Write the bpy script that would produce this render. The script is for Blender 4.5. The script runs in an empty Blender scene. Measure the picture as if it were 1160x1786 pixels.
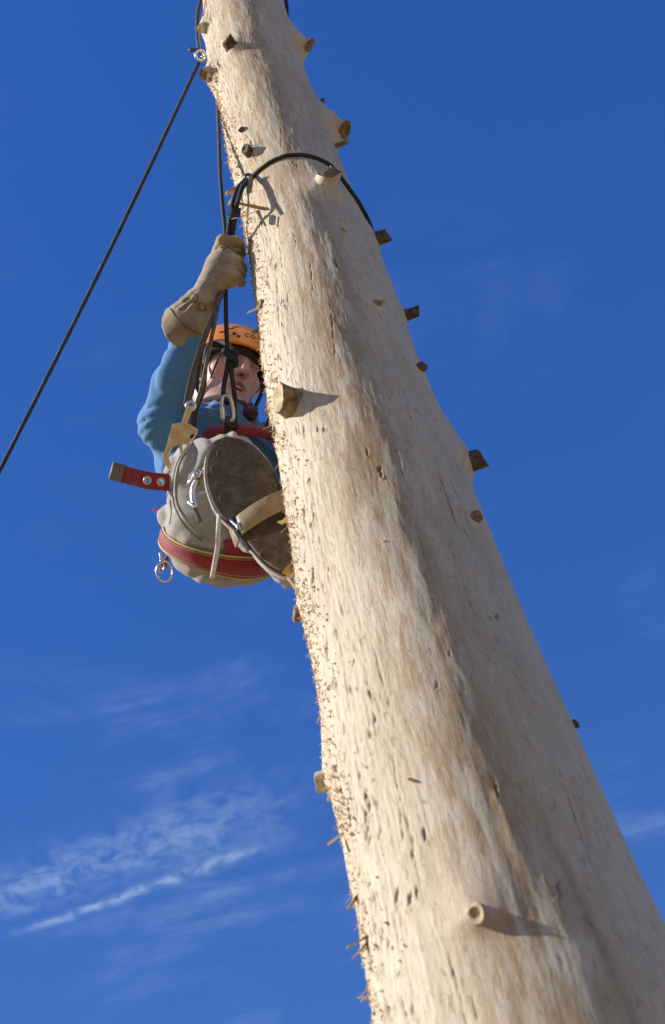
import bpy, bmesh, math, random
import numpy as np
from mathutils import Vector, Matrix
from mathutils.bvhtree import BVHTree

random.seed(7); rng = np.random.default_rng(11)
SC = bpy.context.scene; COL = SC.collection
R = math.radians

# ------------------------------------------------------------------ camera
PW, PH, PF = 1160.0, 1786.0, 2400.0          # photo size and focal length in photo pixels
PITCH, ROLL = R(48), R(13.3)
CAM = Vector((-0.10, -1.85, 1.50))
fw = Vector((0, math.cos(PITCH), math.sin(PITCH)))
up0 = Vector((0, -math.sin(PITCH), math.cos(PITCH))); rt0 = Vector((1, 0, 0))
rt = math.cos(ROLL) * rt0 - math.sin(ROLL) * up0
up = math.sin(ROLL) * rt0 + math.cos(ROLL) * up0
cd = bpy.data.cameras.new('camera'); cam = bpy.data.objects.new('camera', cd); COL.objects.link(cam)
cam.matrix_world = Matrix(((rt.x, up.x, -fw.x, CAM.x), (rt.y, up.y, -fw.y, CAM.y), (rt.z, up.z, -fw.z, CAM.z), (0, 0, 0, 1)))
cd.sensor_fit = 'VERTICAL'; cd.sensor_height = 36; cd.sensor_width = 24
cd.lens = 36 * PF / PH; cd.clip_start = 0.05; cd.clip_end = 3000
cd.dof.use_dof = True; cd.dof.focus_distance = 3.45; cd.dof.aperture_fstop = 6.3
SC.camera = cam

# ------------------------------------------------------------------ sun, sky, exposure
SUN_AZ, SUN_EL = math.atan2(-0.985, -0.17), R(31)
sdir = Vector((math.sin(SUN_AZ) * math.cos(SUN_EL), math.cos(SUN_AZ) * math.cos(SUN_EL), math.sin(SUN_EL)))
sl = bpy.data.lights.new('sun', 'SUN'); sl.energy = 4.9; sl.angle = R(0.5); sl.color = (1.0, 0.965, 0.90)
so = bpy.data.objects.new('sun', sl); COL.objects.link(so)
so.rotation_euler = sdir.to_track_quat('Z', 'Y').to_euler()
SC.view_settings.view_transform = 'Standard'; SC.view_settings.look = 'None'
SC.view_settings.exposure = 0.52; SC.view_settings.gamma = 1.0


def ray(px, py):
    return fw + rt * ((px - PW / 2) / PF) - up * ((py - PH / 2) / PF)


def at(px, py, y):
    """the point of the world plane y=const seen at photo position px,py"""
    d = ray(px, py)
    return CAM + d * ((y - CAM.y) / d.y)


class NT:
    """small helper around a node tree"""
    def __init__(s, tree):
        s.t = tree; s.n = tree.nodes; s.l = tree.links

    def add(s, typ, **kw):
        n = s.n.new(typ)
        for k, v in kw.items():
            setattr(n, k, v)
        return n

    def put(s, sock, v):
        if hasattr(v, 'is_output') or isinstance(v, bpy.types.NodeSocket):
            s.l.new(v, sock)
        else:
            sock.default_value = v

    def math(s, op, a, b=0.0, c=None, clamp=False):
        n = s.add('ShaderNodeMath', operation=op, use_clamp=clamp)
        s.put(n.inputs[0], a); s.put(n.inputs[1], b)
        if c is not None:
            s.put(n.inputs[2], c)
        return n.outputs[0]

    def mix(s, f, a, b, mode='MIX'):
        n = s.add('ShaderNodeMix', data_type='RGBA', blend_type=mode)
        s.put(n.inputs[0], f)
        s.put(n.inputs[6], a if not isinstance(a, tuple) else (*a, 1)[:4])
        s.put(n.inputs[7], b if not isinstance(b, tuple) else (*b, 1)[:4])
        return n.outputs[2]

    def noise(s, vec, scale, detail=4, rough=0.55, dist=0.0, out=0):
        n = s.add('ShaderNodeTexNoise')
        n.inputs['Scale'].default_value = scale; n.inputs['Detail'].default_value = detail
        n.inputs['Roughness'].default_value = rough; n.inputs['Distortion'].default_value = dist
        if vec is not None:
            s.l.new(vec, n.inputs['Vector'])
        return n.outputs[out]

    def mapping(s, vec, scale=(1, 1, 1), loc=(0, 0, 0), rot=(0, 0, 0)):
        n = s.add('ShaderNodeMapping')
        n.inputs['Scale'].default_value = scale; n.inputs['Location'].default_value = loc; n.inputs['Rotation'].default_value = rot
        s.l.new(vec, n.inputs['Vector'])
        return n.outputs[0]

    def step(s, v, a, b):
        n = s.add('ShaderNodeMapRange', interpolation_type='SMOOTHSTEP')
        s.put(n.inputs['Value'], v); n.inputs['From Min'].default_value = a; n.inputs['From Max'].default_value = b
        return n.outputs[0]


world = bpy.data.worlds.new('World'); SC.world = world; world.use_nodes = True
w = NT(world.node_tree); w.n.clear()
sky = w.add('ShaderNodeTexSky', sky_type='NISHITA', sun_disc=False)
sky.sun_elevation = SUN_EL; sky.sun_rotation = SUN_AZ
sky.altitude = 300; sky.air_density = 1.0; sky.dust_density = 0.1; sky.ozone_density = 3.0
gam = w.add('ShaderNodeGamma'); gam.inputs[1].default_value = 0.55
w.l.new(sky.outputs[0], gam.inputs[0])
hsv = w.add('ShaderNodeHueSaturation'); hsv.inputs['Hue'].default_value = 0.528; hsv.inputs['Saturation'].default_value = 1.84; hsv.inputs['Value'].default_value = 2.20
w.l.new(gam.outputs[0], hsv.inputs['Color'])
# thin high cloud on a flat layer far above: direction / its z
geo = w.add('ShaderNodeTexCoord')
sep = w.add('ShaderNodeSeparateXYZ'); w.l.new(geo.outputs['Generated'], sep.inputs[0])
zz = w.math('MAXIMUM', sep.outputs[2], 0.05)
cu = w.math('DIVIDE', sep.outputs[0], zz); cv = w.math('DIVIDE', sep.outputs[1], zz)
comb = w.add('ShaderNodeCombineXYZ'); w.l.new(cu, comb.inputs[0]); w.l.new(cv, comb.inputs[1])
lay = comb.outputs[0]


def layer_pt(px, py):
    d = ray(px, py); return Vector((d.x / d.z, d.y / d.z))


def trail(p0, p1, w0, w1, fade, puff, seed):
    """a contrail along a straight line of the cloud layer, broken up into puffs"""
    a, b = layer_pt(*p0), layer_pt(*p1); d = (b - a); ln = d.length; d /= ln; nrm = Vector((-d.y, d.x))
    off = w.noise(w.mapping(lay, (1, 1, 1), (seed, 0, 0)), 16, 4, 0.6)
    s = w.math('DIVIDE', w.math('ADD', w.math('MULTIPLY', cu, d.x), w.math('MULTIPLY_ADD', cv, d.y, -(a @ d))), ln)
    t = w.math('ADD', w.math('MULTIPLY', cu, nrm.x), w.math('MULTIPLY_ADD', cv, nrm.y, -(a @ nrm)))
    t = w.math('ADD', t, w.math('MULTIPLY_ADD', off, puff, -0.5 * puff))
    wd = w.math('MULTIPLY_ADD', s, w1 - w0, w0)
    k = w.math('DIVIDE', t, w.math('MAXIMUM', wd, 0.002))
    band = w.math('POWER', 2.718, w.math('MULTIPLY', w.math('MULTIPLY', k, k), -1.0))
    ends = w.math('MULTIPLY', w.step(s, -0.1, 0.1), w.step(s, fade, 0.55))
    br = w.step(w.noise(w.mapping(lay, (1, 1, 1), (0, seed, 0)), 34, 5, 0.62, 0.6), 0.30, 0.72)
    return w.math('MULTIPLY', w.math('MULTIPLY', band, ends), br)


m1 = trail((50, 1622), (560, 1443), 0.0075, 0.013, 1.0, 0.024, 3.3)
m2 = trail((-60, 1580), (500, 1395), 0.042, 0.060, 1.25, 0.09, 8.1)
cir = w.noise(w.mapping(lay, (1.0, 1.0, 1), (2.6, 1.1, 0), (0, 0, R(38))), 2.2, 6, 0.62, 0.9)
cir2 = w.noise(w.mapping(lay, (1.4, 5.5, 1), (0.3, 0.2, 0), (0, 0, R(48))), 2.6, 7, 0.66, 0.7)
veil = w.math('MULTIPLY', w.step(cir, 0.47, 0.80), w.step(cir2, 0.36, 0.78))
low = w.step(w.math('SQRT', w.math('ADD', w.math('MULTIPLY', cu, cu), w.math('MULTIPLY', cv, cv))), 0.42, 1.25)
veil = w.math('MULTIPLY', veil, w.math('MULTIPLY_ADD', low, 0.62, 0.05))
haze_low = w.math('MULTIPLY', low, 0.0)
cl = w.math('ADD', w.math('MULTIPLY', m1, 0.36), w.math('MULTIPLY', m2, 0.20))
cl = w.math('MINIMUM', w.math('ADD', w.math('ADD', cl, w.math('MULTIPLY', veil, 0.36)), haze_low), 1.0)
bg = w.add('ShaderNodeBackground')
skyc = w.mix(cl, hsv.outputs[0], (6.6, 7.8, 9.3))
w.l.new(skyc, bg.inputs[0]); bg.inputs[1].default_value = 0.09
wo = w.add('ShaderNodeOutputWorld'); w.l.new(bg.outputs[0], wo.inputs[0])


# ------------------------------------------------------------------ helpers
def link(o, parent=None):
    COL.objects.link(o)
    if parent is not None:
        o.parent = parent
    return o


def tag(o, label=None, cat=None, group=None, kind=None):
    for k, v in (('label', label), ('category', cat), ('group', group), ('kind', kind)):
        if v:
            o[k] = v
    return o


def empty(name, loc=(0, 0, 0)):
    o = bpy.data.objects.new(name, None); o.empty_display_size = 0.1
    COL.objects.link(o); o.location = loc
    return o


def mesh(name, verts, faces, mat=None, parent=None, smooth=True, attrs=None, uv=None, mats=None, fmat=None):
    me = bpy.data.meshes.new(name)
    v = np.asarray(verts, np.float64).reshape(-1, 3)
    if isinstance(faces, np.ndarray):
        me.vertices.add(len(v)); me.vertices.foreach_set('co', v.ravel())
        k = faces.shape[1]; n = len(faces)
        me.loops.add(n * k); me.loops.foreach_set('vertex_index', faces.ravel().astype(np.int32))
        me.polygons.add(n); me.polygons.foreach_set('loop_start', np.arange(0, n * k, k, dtype=np.int32))
        me.update(calc_edges=True)
    else:
        me.from_pydata([tuple(p) for p in v], [], [tuple(int(i) for i in f) for f in faces]); me.update()
    me.validate()
    if smooth:
        me.polygons.foreach_set('use_smooth', np.ones(len(me.polygons), bool))
    for k, val in (attrs or {}).items():
        val = np.asarray(val, np.float32)
        if val.ndim == 1:
            a = me.attributes.new(k, 'FLOAT', 'POINT'); a.data.foreach_set('value', val)
        else:
            a = me.attributes.new(k, 'FLOAT_COLOR', 'POINT'); a.data.foreach_set('color', val.ravel())
    if uv is not None:
        ul = me.uv_layers.new(name='UVMap')
        li = np.zeros(len(me.loops), np.int32); me.loops.foreach_get('vertex_index', li)
        ul.data.foreach_set('uv', np.asarray(uv, np.float32)[li].ravel())
    for m in (mats or ([mat] if mat else [])):
        me.materials.append(m)
    if fmat is not None:
        me.polygons.foreach_set('material_index', np.asarray(fmat, np.int32))
    o = bpy.data.objects.new(name, me); link(o)
    if parent is not None:
        o.parent = parent
        o.matrix_parent_inverse = Matrix.Translation(-Vector(parent.location)) if parent.type == 'EMPTY' and parent.parent is None else Matrix.Identity(4)
    return o


def bevel(o, wdt=0.001, seg=2):
    m = o.modifiers.new('bevel', 'BEVEL'); m.width = wdt; m.segments = seg; m.limit_method = 'ANGLE'; m.angle_limit = R(35)
    return o


def spline(pts, n):
    """Catmull-Rom through points, n samples, evenly spread by length"""
    P = np.array([tuple(p) for p in pts], float)
    P = np.vstack([2 * P[0] - P[1], P, 2 * P[-1] - P[-2]])
    out = []
    for i in range(1, len(P) - 2):
        for t in np.linspace(0, 1, 24, endpoint=False):
            a, b, c, d = P[i - 1:i + 3]
            out.append(.5 * (2 * b + (c - a) * t + (2 * a - 5 * b + 4 * c - d) * t * t + (3 * b - a - 3 * c + d) * t ** 3))
    out.append(P[-2]); out = np.array(out)
    s = np.r_[0, np.cumsum(np.linalg.norm(np.diff(out, axis=0), axis=1))]
    q = np.linspace(0, s[-1], n)
    return np.stack([np.interp(q, s, out[:, k]) for k in range(3)], 1)


def frames(C, closed=False, hint=None):
    T = (np.roll(C, -1, 0) - np.roll(C, 1, 0)) if closed else np.gradient(C, axis=0)
    T /= np.linalg.norm(T, axis=1)[:, None] + 1e-12
    n0 = np.array(hint if hint is not None else (0.31, -0.5, 0.8)); n0 = n0 - T[0] * (n0 @ T[0]); n0 /= np.linalg.norm(n0)
    N = [n0]
    for i in range(1, len(C)):
        n = N[-1] - T[i] * (N[-1] @ T[i]); n /= np.linalg.norm(n) + 1e-12; N.append(n)
    N = np.array(N); B = np.cross(T, N)
    return T, N, B


def tube_data(C, rad, sides=10, closed=False, flat=1.0, hint=None, lay=0.0, pitch=0.03, taper=None):
    """swept tube; lay>0 gives it the ridges of a laid or braided rope"""
    C = np.asarray(C, float); n = len(C)
    T, N, B = frames(C, closed, hint)
    rad = np.broadcast_to(np.asarray(rad, float), (n,)).copy()
    s = np.r_[0, np.cumsum(np.linalg.norm(np.diff(C, axis=0), axis=1))]
    a = np.linspace(0, 2 * np.pi, sides, endpoint=False)
    rr = rad[:, None] * (1 + lay * np.cos(3 * (a[None] - 2 * np.pi * s[:, None] / pitch)) * 1.0)
    V = C[:, None] + rr[..., None] * (np.cos(a)[None, :, None] * N[:, None] + flat * np.sin(a)[None, :, None] * B[:, None])
    V = V.reshape(-1, 3); uv = np.stack([np.repeat(s, sides), np.tile(a / (2 * np.pi), n)], 1)
    F = []
    m = n if closed else n - 1
    for i in range(m):
        j = (i + 1) % n
        for k in range(sides):
            k2 = (k + 1) % sides
            F.append((i * sides + k, i * sides + k2, j * sides + k2, j * sides + k))
    if not closed:
        F.append(tuple(range(sides))[::-1]); F.append(tuple((n - 1) * sides + k for k in range(sides)))
    return V, F, uv


def tube(name, C, rad, mat, parent=None, **kw):
    V, F, uv = tube_data(C, rad, **kw)
    return mesh(name, V, F, mat, parent, uv=uv)


def ribbon_data(C, side, half, thick):
    """flat strap: centre line C, width direction side, half width, thickness"""
    C = np.asarray(C, float); n = len(C); T = np.gradient(C, axis=0); T /= np.linalg.norm(T, axis=1)[:, None]
    S = np.broadcast_to(np.asarray(side, float), C.shape).copy(); S -= T * np.sum(S * T, 1)[:, None]; S /= np.linalg.norm(S, axis=1)[:, None]
    Nn = np.cross(T, S); half = np.broadcast_to(np.asarray(half, float), (n,))[:, None]
    prof = [(-1, -.5), (-.96, -1), (0, -1.05), (.96, -1), (1, -.5), (1, .5), (.96, 1), (0, 1.05), (-.96, 1), (-1, .5)]
    V = np.stack([C + S * half * a + Nn * (thick / 2) * b for a, b in prof], 1).reshape(-1, 3); k = len(prof)
    F = [(i * k + a, i * k + (a + 1) % k, (i + 1) * k + (a + 1) % k, (i + 1) * k + a) for i in range(n - 1) for a in range(k)]
    F += [tuple(range(k))[::-1], tuple((n - 1) * k + a for a in range(k))]
    s = np.r_[0, np.cumsum(np.linalg.norm(np.diff(C, axis=0), axis=1))]
    uv = np.array([(s[i], p[0]) for i in range(n) for p in prof])
    return V, F, uv


def ribbon(name, C, side, half, thick, mat, parent=None):
    V, F, uv = ribbon_data(C, side, half, thick)
    return mesh(name, V, F, mat, parent, uv=uv)


def extrude_poly(name, pts, nrm, thick, mat, parent=None, bev=0.0012):
    """a flat plate: outline points (world), normal, thickness"""
    n = len(pts); nrm = Vector(nrm).normalized()
    V = [Vector(p) + nrm * (thick / 2) for p in pts] + [Vector(p) - nrm * (thick / 2) for p in pts]
    F = [tuple(range(n)), tuple(range(2 * n - 1, n - 1, -1))] + [(i, i + n, (i + 1) % n + n, (i + 1) % n) for i in range(n)]
    o = mesh(name, V, F, mat, parent, smooth=False)
    bm = bmesh.new(); bm.from_mesh(o.data); bmesh.ops.recalc_face_normals(bm, faces=bm.faces); bm.to_mesh(o.data); bm.free()
    return bevel(o, bev, 2)


def torus(name, c, nrm, R1, r1, mat, parent=None, sx=1.0, axis=None, seg=40):
    nrm = Vector(nrm).normalized(); a = Vector(axis) if axis is not None else nrm.orthogonal()
    a = (a - nrm * a.dot(nrm)).normalized(); b = nrm.cross(a)
    C = [Vector(c) + a * (R1 * math.cos(t)) + b * (R1 * sx * math.sin(t)) for t in np.linspace(0, 2 * math.pi, seg, endpoint=False)]
    return tube(name, np.array([tuple(p) for p in C]), r1, mat, parent, sides=10, closed=True, hint=tuple(nrm))


# --- signed distance fields and surface nets
def smin(a, b, k):
    h = np.clip(.5 + .5 * (b - a) / k, 0, 1); return b + (a - b) * h - k * h * (1 - h)


def smax(a, b, k):
    return -smin(-a, -b, k)


def cone(P, a, b, ra, rb):
    a = np.array(a, np.float32); b = np.array(b, np.float32); ba = b - a
    h = np.clip(((P - a) @ ba) / float(ba @ ba), 0, 1)
    return np.linalg.norm(P - a - h[..., None] * ba, axis=-1) - (ra + (rb - ra) * h)


def ell(P, c, r, M=None):
    q = P - np.array(c, np.float32)
    if M is not None:
        q = q @ np.array(M, np.float32).T          # rows of M: the axes
    r = np.array(r, np.float32)
    k0 = np.linalg.norm(q / r, axis=-1); k1 = np.linalg.norm(q / (r * r), axis=-1) + 1e-9
    return k0 * (k0 - 1) / k1


def snet(f, xs, ys, zs):
    G = np.stack(np.meshgrid(xs, ys, zs, indexing='ij'), -1).astype(np.float32)
    V = np.concatenate([f(G[i:i + 16].reshape(-1, 3)).reshape(G[i:i + 16].shape[:3]) for i in range(0, len(xs), 16)], 0)
    S = V < 0
    cnt = np.zeros(tuple(n - 1 for n in V.shape), np.int8)
    for c in np.ndindex(2, 2, 2):
        cnt += S[c[0]:V.shape[0] - 1 + c[0], c[1]:V.shape[1] - 1 + c[1], c[2]:V.shape[2] - 1 + c[2]]
    I = np.argwhere((cnt > 0) & (cnt < 8)); n = len(I)
    idx = -np.ones(cnt.shape, np.int64); idx[tuple(I.T)] = np.arange(n)
    acc = np.zeros((n, 3)); num = np.zeros(n)
    cs = [np.array(c) for c in np.ndindex(2, 2, 2)]
    cv_ = {tuple(c): V[tuple((I + c).T)] for c in cs}
    for a in cs:
        for ax in range(3):
            if a[ax]:
                continue
            b = a.copy(); b[ax] = 1
            va, vb = cv_[tuple(a)], cv_[tuple(b)]; x = (va < 0) != (vb < 0)
            t = np.where(x, va / np.where(x, va - vb, 1), 0)
            p = np.tile(a.astype(float), (n, 1)); p[:, ax] += t
            acc[x] += p[x]; num[x] += 1
    q = I + acc / num[:, None]
    out = np.stack([np.interp(q[:, k], np.arange(len(ax)), ax) for k, ax in enumerate((xs, ys, zs))], 1)
    Fs = []
    for ax in range(3):
        o1, o2 = (ax + 1) % 3, (ax + 2) % 3
        sl0 = [slice(None)] * 3; sl1 = [slice(None)] * 3; sl0[ax] = slice(0, -1); sl1[ax] = slice(1, None)
        s0, s1 = S[tuple(sl0)], S[tuple(sl1)]
        E_ = np.argwhere(s0 != s1); E_ = E_[(E_[:, o1] > 0) & (E_[:, o2] > 0) & (E_[:, o1] < V.shape[o1] - 1) & (E_[:, o2] < V.shape[o2] - 1)]
        e1 = np.zeros(3, int); e1[o1] = 1; e2 = np.zeros(3, int); e2[o2] = 1
        q4 = np.stack([idx[tuple((E_ - e1 - e2).T)], idx[tuple((E_ - e2).T)], idx[tuple(E_.T)], idx[tuple((E_ - e1).T)]], 1)
        flip = ~s0[tuple(E_.T)]
        q4[flip] = q4[flip][:, ::-1]; Fs.append(q4)
    F = np.concatenate(Fs); F = F[(F >= 0).all(1)]
    return out, F


def rng_axis(lo, hi, h):
    return np.arange(lo, hi + h, h)


def bvh_of(V, F):
    return BVHTree.FromPolygons([tuple(map(float, p)) for p in V], [tuple(int(i) for i in f) for f in F])


def cast(bvh, px, py):
    d = ray(px, py).normalized(); h = bvh.ray_cast(CAM, d)
    return (h[0], h[1]) if h[0] is not None else (None, None)


# ------------------------------------------------------------------ materials
def material(name, col, rough=0.7, metal=0.0, var=0.15, vscale=30, bump=0.3, bscale=200, bdist=0.001, stretch=(1, 1, 1), sheen=0.0, col2=None, coat=0.0, spec=0.5, weave=None):
    m = bpy.data.materials.new(name); m.use_nodes = True; t = NT(m.node_tree)
    b = t.n['Principled BSDF']; tc = t.add('ShaderNodeTexCoord')
    v = t.mapping(tc.outputs['Object'], stretch)
    n1 = t.noise(v, vscale, 5, 0.6)
    f = t.step(n1, 0.3, 0.7)
    lo = tuple(c * (1 - var) for c in col); hi = tuple(min(1, c * (1 + var)) for c in col)
    if col2:
        hi = col2
    t.l.new(t.mix(f, lo, hi), b.inputs['Base Color'])
    b.inputs['Roughness'].default_value = rough; b.inputs['Metallic'].default_value = metal
    b.inputs['Specular IOR Level'].default_value = spec
    if sheen:
        b.inputs['Sheen Weight'].default_value = sheen
    if coat:
        b.inputs['Coat Weight'].default_value = coat; b.inputs['Coat Roughness'].default_value = 0.15
    h = t.noise(v, bscale, 3, 0.6)
    if weave:
        wv = t.add('ShaderNodeTexWave', bands_direction='X'); t.l.new(tc.outputs['UV' if weave[0] == 'uv' else 'Object'], wv.inputs[0])
        wv.inputs['Scale'].default_value = weave[1]; wv.inputs['Distortion'].default_value = weave[2]; wv.inputs['Detail'].default_value = 1.5
        h = t.math('ADD', h, t.math('MULTIPLY', wv.outputs['Fac'], weave[3]))
    bp = t.add('ShaderNodeBump'); bp.inputs['Strength'].default_value = bump; bp.inputs['Distance'].default_value = bdist
    t.l.new(h, bp.inputs['Height']); t.l.new(bp.outputs[0], b.inputs['Normal'])
    if metal > .5:
        t.l.new(t.math('MULTIPLY_ADD', n1, 0.25, rough - 0.1), b.inputs['Roughness'])
    return m


M_rope = material('rope_black', (0.028, 0.028, 0.03), 0.75, var=.35, vscale=300, bump=.8, bscale=900, bdist=.0008, weave=('uv', 130, 1.0, 0.8))
M_strap = material('strap_dark', (0.035, 0.03, 0.026), 0.7, var=.3, vscale=120, bump=.5, bscale=700, bdist=.0006)
M_lanyard = material('lanyard_brown', (0.085, 0.058, 0.035), 0.7, var=.35, vscale=90, bump=.5, bscale=600, bdist=.0006, col2=(0.15, 0.105, 0.06))
M_steel = material('steel', (0.60, 0.59, 0.57), 0.30, 1.0, var=.08, vscale=60, bump=.06, bscale=300, bdist=.0004)
M_gold = material('plated_steel', (0.66, 0.55, 0.36), 0.32, 1.0, var=.15, vscale=50, bump=.1, bscale=300, bdist=.0004)
M_dark = material('dark_steel', (0.14, 0.14, 0.145), 0.38, 1.0, var=.2, vscale=60, bump=.1)
M_red = material('red_webbing', (0.25, 0.013, 0.02), 0.75, var=.2, vscale=60, bump=.5, bscale=900, bdist=.0006, sheen=.2)
M_brownend = material('leather_end', (0.10, 0.068, 0.035), 0.6, var=.25, vscale=60, bump=.4, bscale=400, bdist=.0006)
M_piping = material('yellow_stitched_edge', (0.46, 0.36, 0.14), 0.75, var=.2, vscale=200, bump=.5, bscale=900)
M_copper = material('copper_rivet', (0.70, 0.34, 0.17), 0.35, 1.0, var=.2, vscale=200)
M_brass = material('brass_eyelet', (0.66, 0.46, 0.17), 0.3, 1.0, var=.2, vscale=200)
M_glove = material('suede_glove', (0.235, 0.17, 0.088), 0.92, vscale=22, bump=.5, bscale=600, bdist=.0009, sheen=.3, col2=(0.35, 0.265, 0.15))
M_gstitch = material('glove_stitch', (0.10, 0.075, 0.04), 0.9, var=.2)
M_jumper = material('blue_knit', (0.060, 0.180, 0.37), 0.9, var=.12, vscale=260, stretch=(.25, .25, 1), bump=.5, bscale=700, bdist=.0007, sheen=.12)
M_trous = material('grey_canvas', (0.31, 0.285, 0.25), 0.9, var=.18, vscale=26, bump=.45, bscale=900, bdist=.0007, sheen=.1)
M_seam = material('dark_seam', (0.10, 0.095, 0.09), 0.9, var=.2)
M_boot = material('grey_boot_leather', (0.40, 0.375, 0.34), 0.72, var=.14, vscale=30, bump=.4, bscale=350, bdist=.001)
M_rim = material('boot_welt', (0.52, 0.49, 0.45), 0.6, var=.15, vscale=80, bump=.3)
M_sole = material('brown_rubber_sole', (0.105, 0.078, 0.05), 0.85, var=.35, vscale=45, bump=.5, bscale=240, bdist=.0012)
M_lug = material('worn_sole_lug', (0.108, 0.080, 0.05), 0.85, var=.35, vscale=60, bump=.5, bscale=240, bdist=.001)
M_tan = material('tan_leather_strap', (0.27, 0.19, 0.09), 0.55, var=.18, vscale=40, bump=.3, bscale=300, bdist=.0008)
M_orange = material('orange_helmet', (0.72, 0.24, 0.02), 0.36, var=.06, vscale=25, bump=.05, coat=.25)
M_foam = material('black_foam', (0.02, 0.02, 0.021), 0.9, var=.3, vscale=80)
M_hair = material('brown_hair', (0.06, 0.035, 0.02), 0.7, var=.4, vscale=300, bump=.8, bscale=500, stretch=(1, 1, .2), bdist=.002)
M_collar = material('beige_collar', (0.52, 0.42, 0.33), 0.9, var=.12, vscale=80, bump=.4, bscale=500)
M_scarf = material('dark_red_scarf', (0.24, 0.05, 0.04), 0.9, var=.5, vscale=45, bump=.4, bscale=500, col2=(0.06, 0.05, 0.06))
M_teeth = material('teeth', (0.62, 0.55, 0.42), 0.35, var=.05)
M_magenta = material('magenta_tag', (0.50, 0.05, 0.28), 0.7)
M_pink = material('pink_cord', (0.75, 0.17, 0.18), 0.7)
M_letter = material('dark_print', (0.07, 0.05, 0.04), 0.6)
M_redplastic = material('red_plastic', (0.60, 0.03, 0.03), 0.4)


def skin_material():
    m = bpy.data.materials.new('skin'); m.use_nodes = True; t = NT(m.node_tree); b = t.n['Principled BSDF']
    a = t.add('ShaderNodeAttribute', attribute_name='tint'); tc = t.add('ShaderNodeTexCoord')
    n = t.step(t.noise(tc.outputs['Object'], 45, 5, .6), .3, .7)
    base = t.mix(n, (0.48, 0.265, 0.205), (0.57, 0.345, 0.28))
    cc = t.mix(a.outputs['Alpha'], base, a.outputs['Color'])
    t.l.new(cc, b.inputs['Base Color']); b.inputs['Roughness'].default_value = 0.5
    b.inputs['Subsurface Weight'].default_value = 0.12; b.inputs['Subsurface Radius'].default_value = (.012, .005, .003)
    bp = t.add('ShaderNodeBump'); bp.inputs['Strength'].default_value = .2; bp.inputs['Distance'].default_value = .0008
    t.l.new(t.noise(tc.outputs['Object'], 500, 3), bp.inputs['Height']); t.l.new(bp.outputs[0], b.inputs['Normal'])
    return m


M_skin = skin_material()


def wood_material():
    m = bpy.data.materials.new('bare_wood'); m.use_nodes = True; t = NT(m.node_tree); b = t.n['Principled BSDF']
    tc = t.add('ShaderNodeTexCoord'); ob = tc.outputs['Object']
    g = t.add('ShaderNodeAttribute', attribute_name='gouge').outputs['Fac']
    kn = t.add('ShaderNodeAttribute', attribute_name='knot').outputs['Fac']
    big = t.step(t.noise(t.mapping(ob, (1, 1, .35)), 5.0, 5, .6, .3), .35, .68)
    mid = t.step(t.noise(t.mapping(ob, (1, 1, .16)), 26, 6, .65, .4), .32, .72)
    fib = t.noise(t.mapping(ob, (1, 1, .12)), 300, 5, .72)
    fibm = t.step(fib, .36, .68)
    spk = t.step(t.noise(t.mapping(ob, (1, 1, .30)), 120, 5, .72, .8), .56, .70)
    col = t.mix(big, (0.585, 0.505, 0.375), (0.48, 0.41, 0.295))
    col = t.mix(t.math('MULTIPLY', mid, .5), col, (0.66, 0.565, 0.425))
    # remains of tan inner bark
    tan = t.step(t.noise(t.mapping(ob, (1, 1, .22), (3, 1, 0)), 9, 7, .68, .8), .52, .70)
    col = t.mix(t.math('MULTIPLY', tan, .55), col, (0.46, 0.32, 0.18))
    col = t.mix(t.math('MULTIPLY', fibm, .42), col, (0.42, 0.30, 0.20))
    col = t.mix(t.math('MULTIPLY', spk, .70), col, (0.30, 0.21, 0.135))
    graze_tan = t.add('ShaderNodeAttribute', attribute_name='tan_graze_light').outputs['Fac']  # tan of sunlight grazing the fibres, painted into the wood colour, plus upper mottling
    col = t.mix(t.math('MULTIPLY', graze_tan, t.math('MULTIPLY_ADD', fibm, .45, .58), clamp=True), col, (0.335, 0.20, 0.088))
    # long weather streaks
    st = t.step(t.noise(t.mapping(ob, (1, 1, .035), (0, 5, 0)), 16, 4, .6), .56, .72)
    col = t.mix(t.math('MULTIPLY', st, .38), col, (0.27, 0.225, 0.165))
    ye = t.step(t.noise(t.mapping(ob, (1, 1, .05), (9, 2, 0)), 11, 3, .6), .60, .74)
    col = t.mix(t.math('MULTIPLY', ye, .30), col, (0.46, 0.36, 0.19))
    col = t.mix(t.math('MULTIPLY', g, .85), col, (0.13, 0.072, 0.032))
    col = t.mix(t.math('MULTIPLY', kn, .75), col, (0.66, 0.55, 0.44))
    t.l.new(col, b.inputs['Base Color'])
    b.inputs['Roughness'].default_value = .72; b.inputs['Specular IOR Level'].default_value = .3; b.inputs['Diffuse Roughness'].default_value = 0.0
    fine = t.noise(t.mapping(ob, (1, 1, .30)), 520, 3, .7)
    h = t.math('ADD', t.math('MULTIPLY', fib, .8), t.math('MULTIPLY', fine, .55))
    h = t.math('SUBTRACT', h, t.math('MULTIPLY', spk, .5))
    bp = t.add('ShaderNodeBump'); bp.inputs['Strength'].default_value = .75; bp.inputs['Distance'].default_value = .0021
    t.l.new(h, bp.inputs['Height']); t.l.new(bp.outputs[0], b.inputs['Normal'])
    return m


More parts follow.
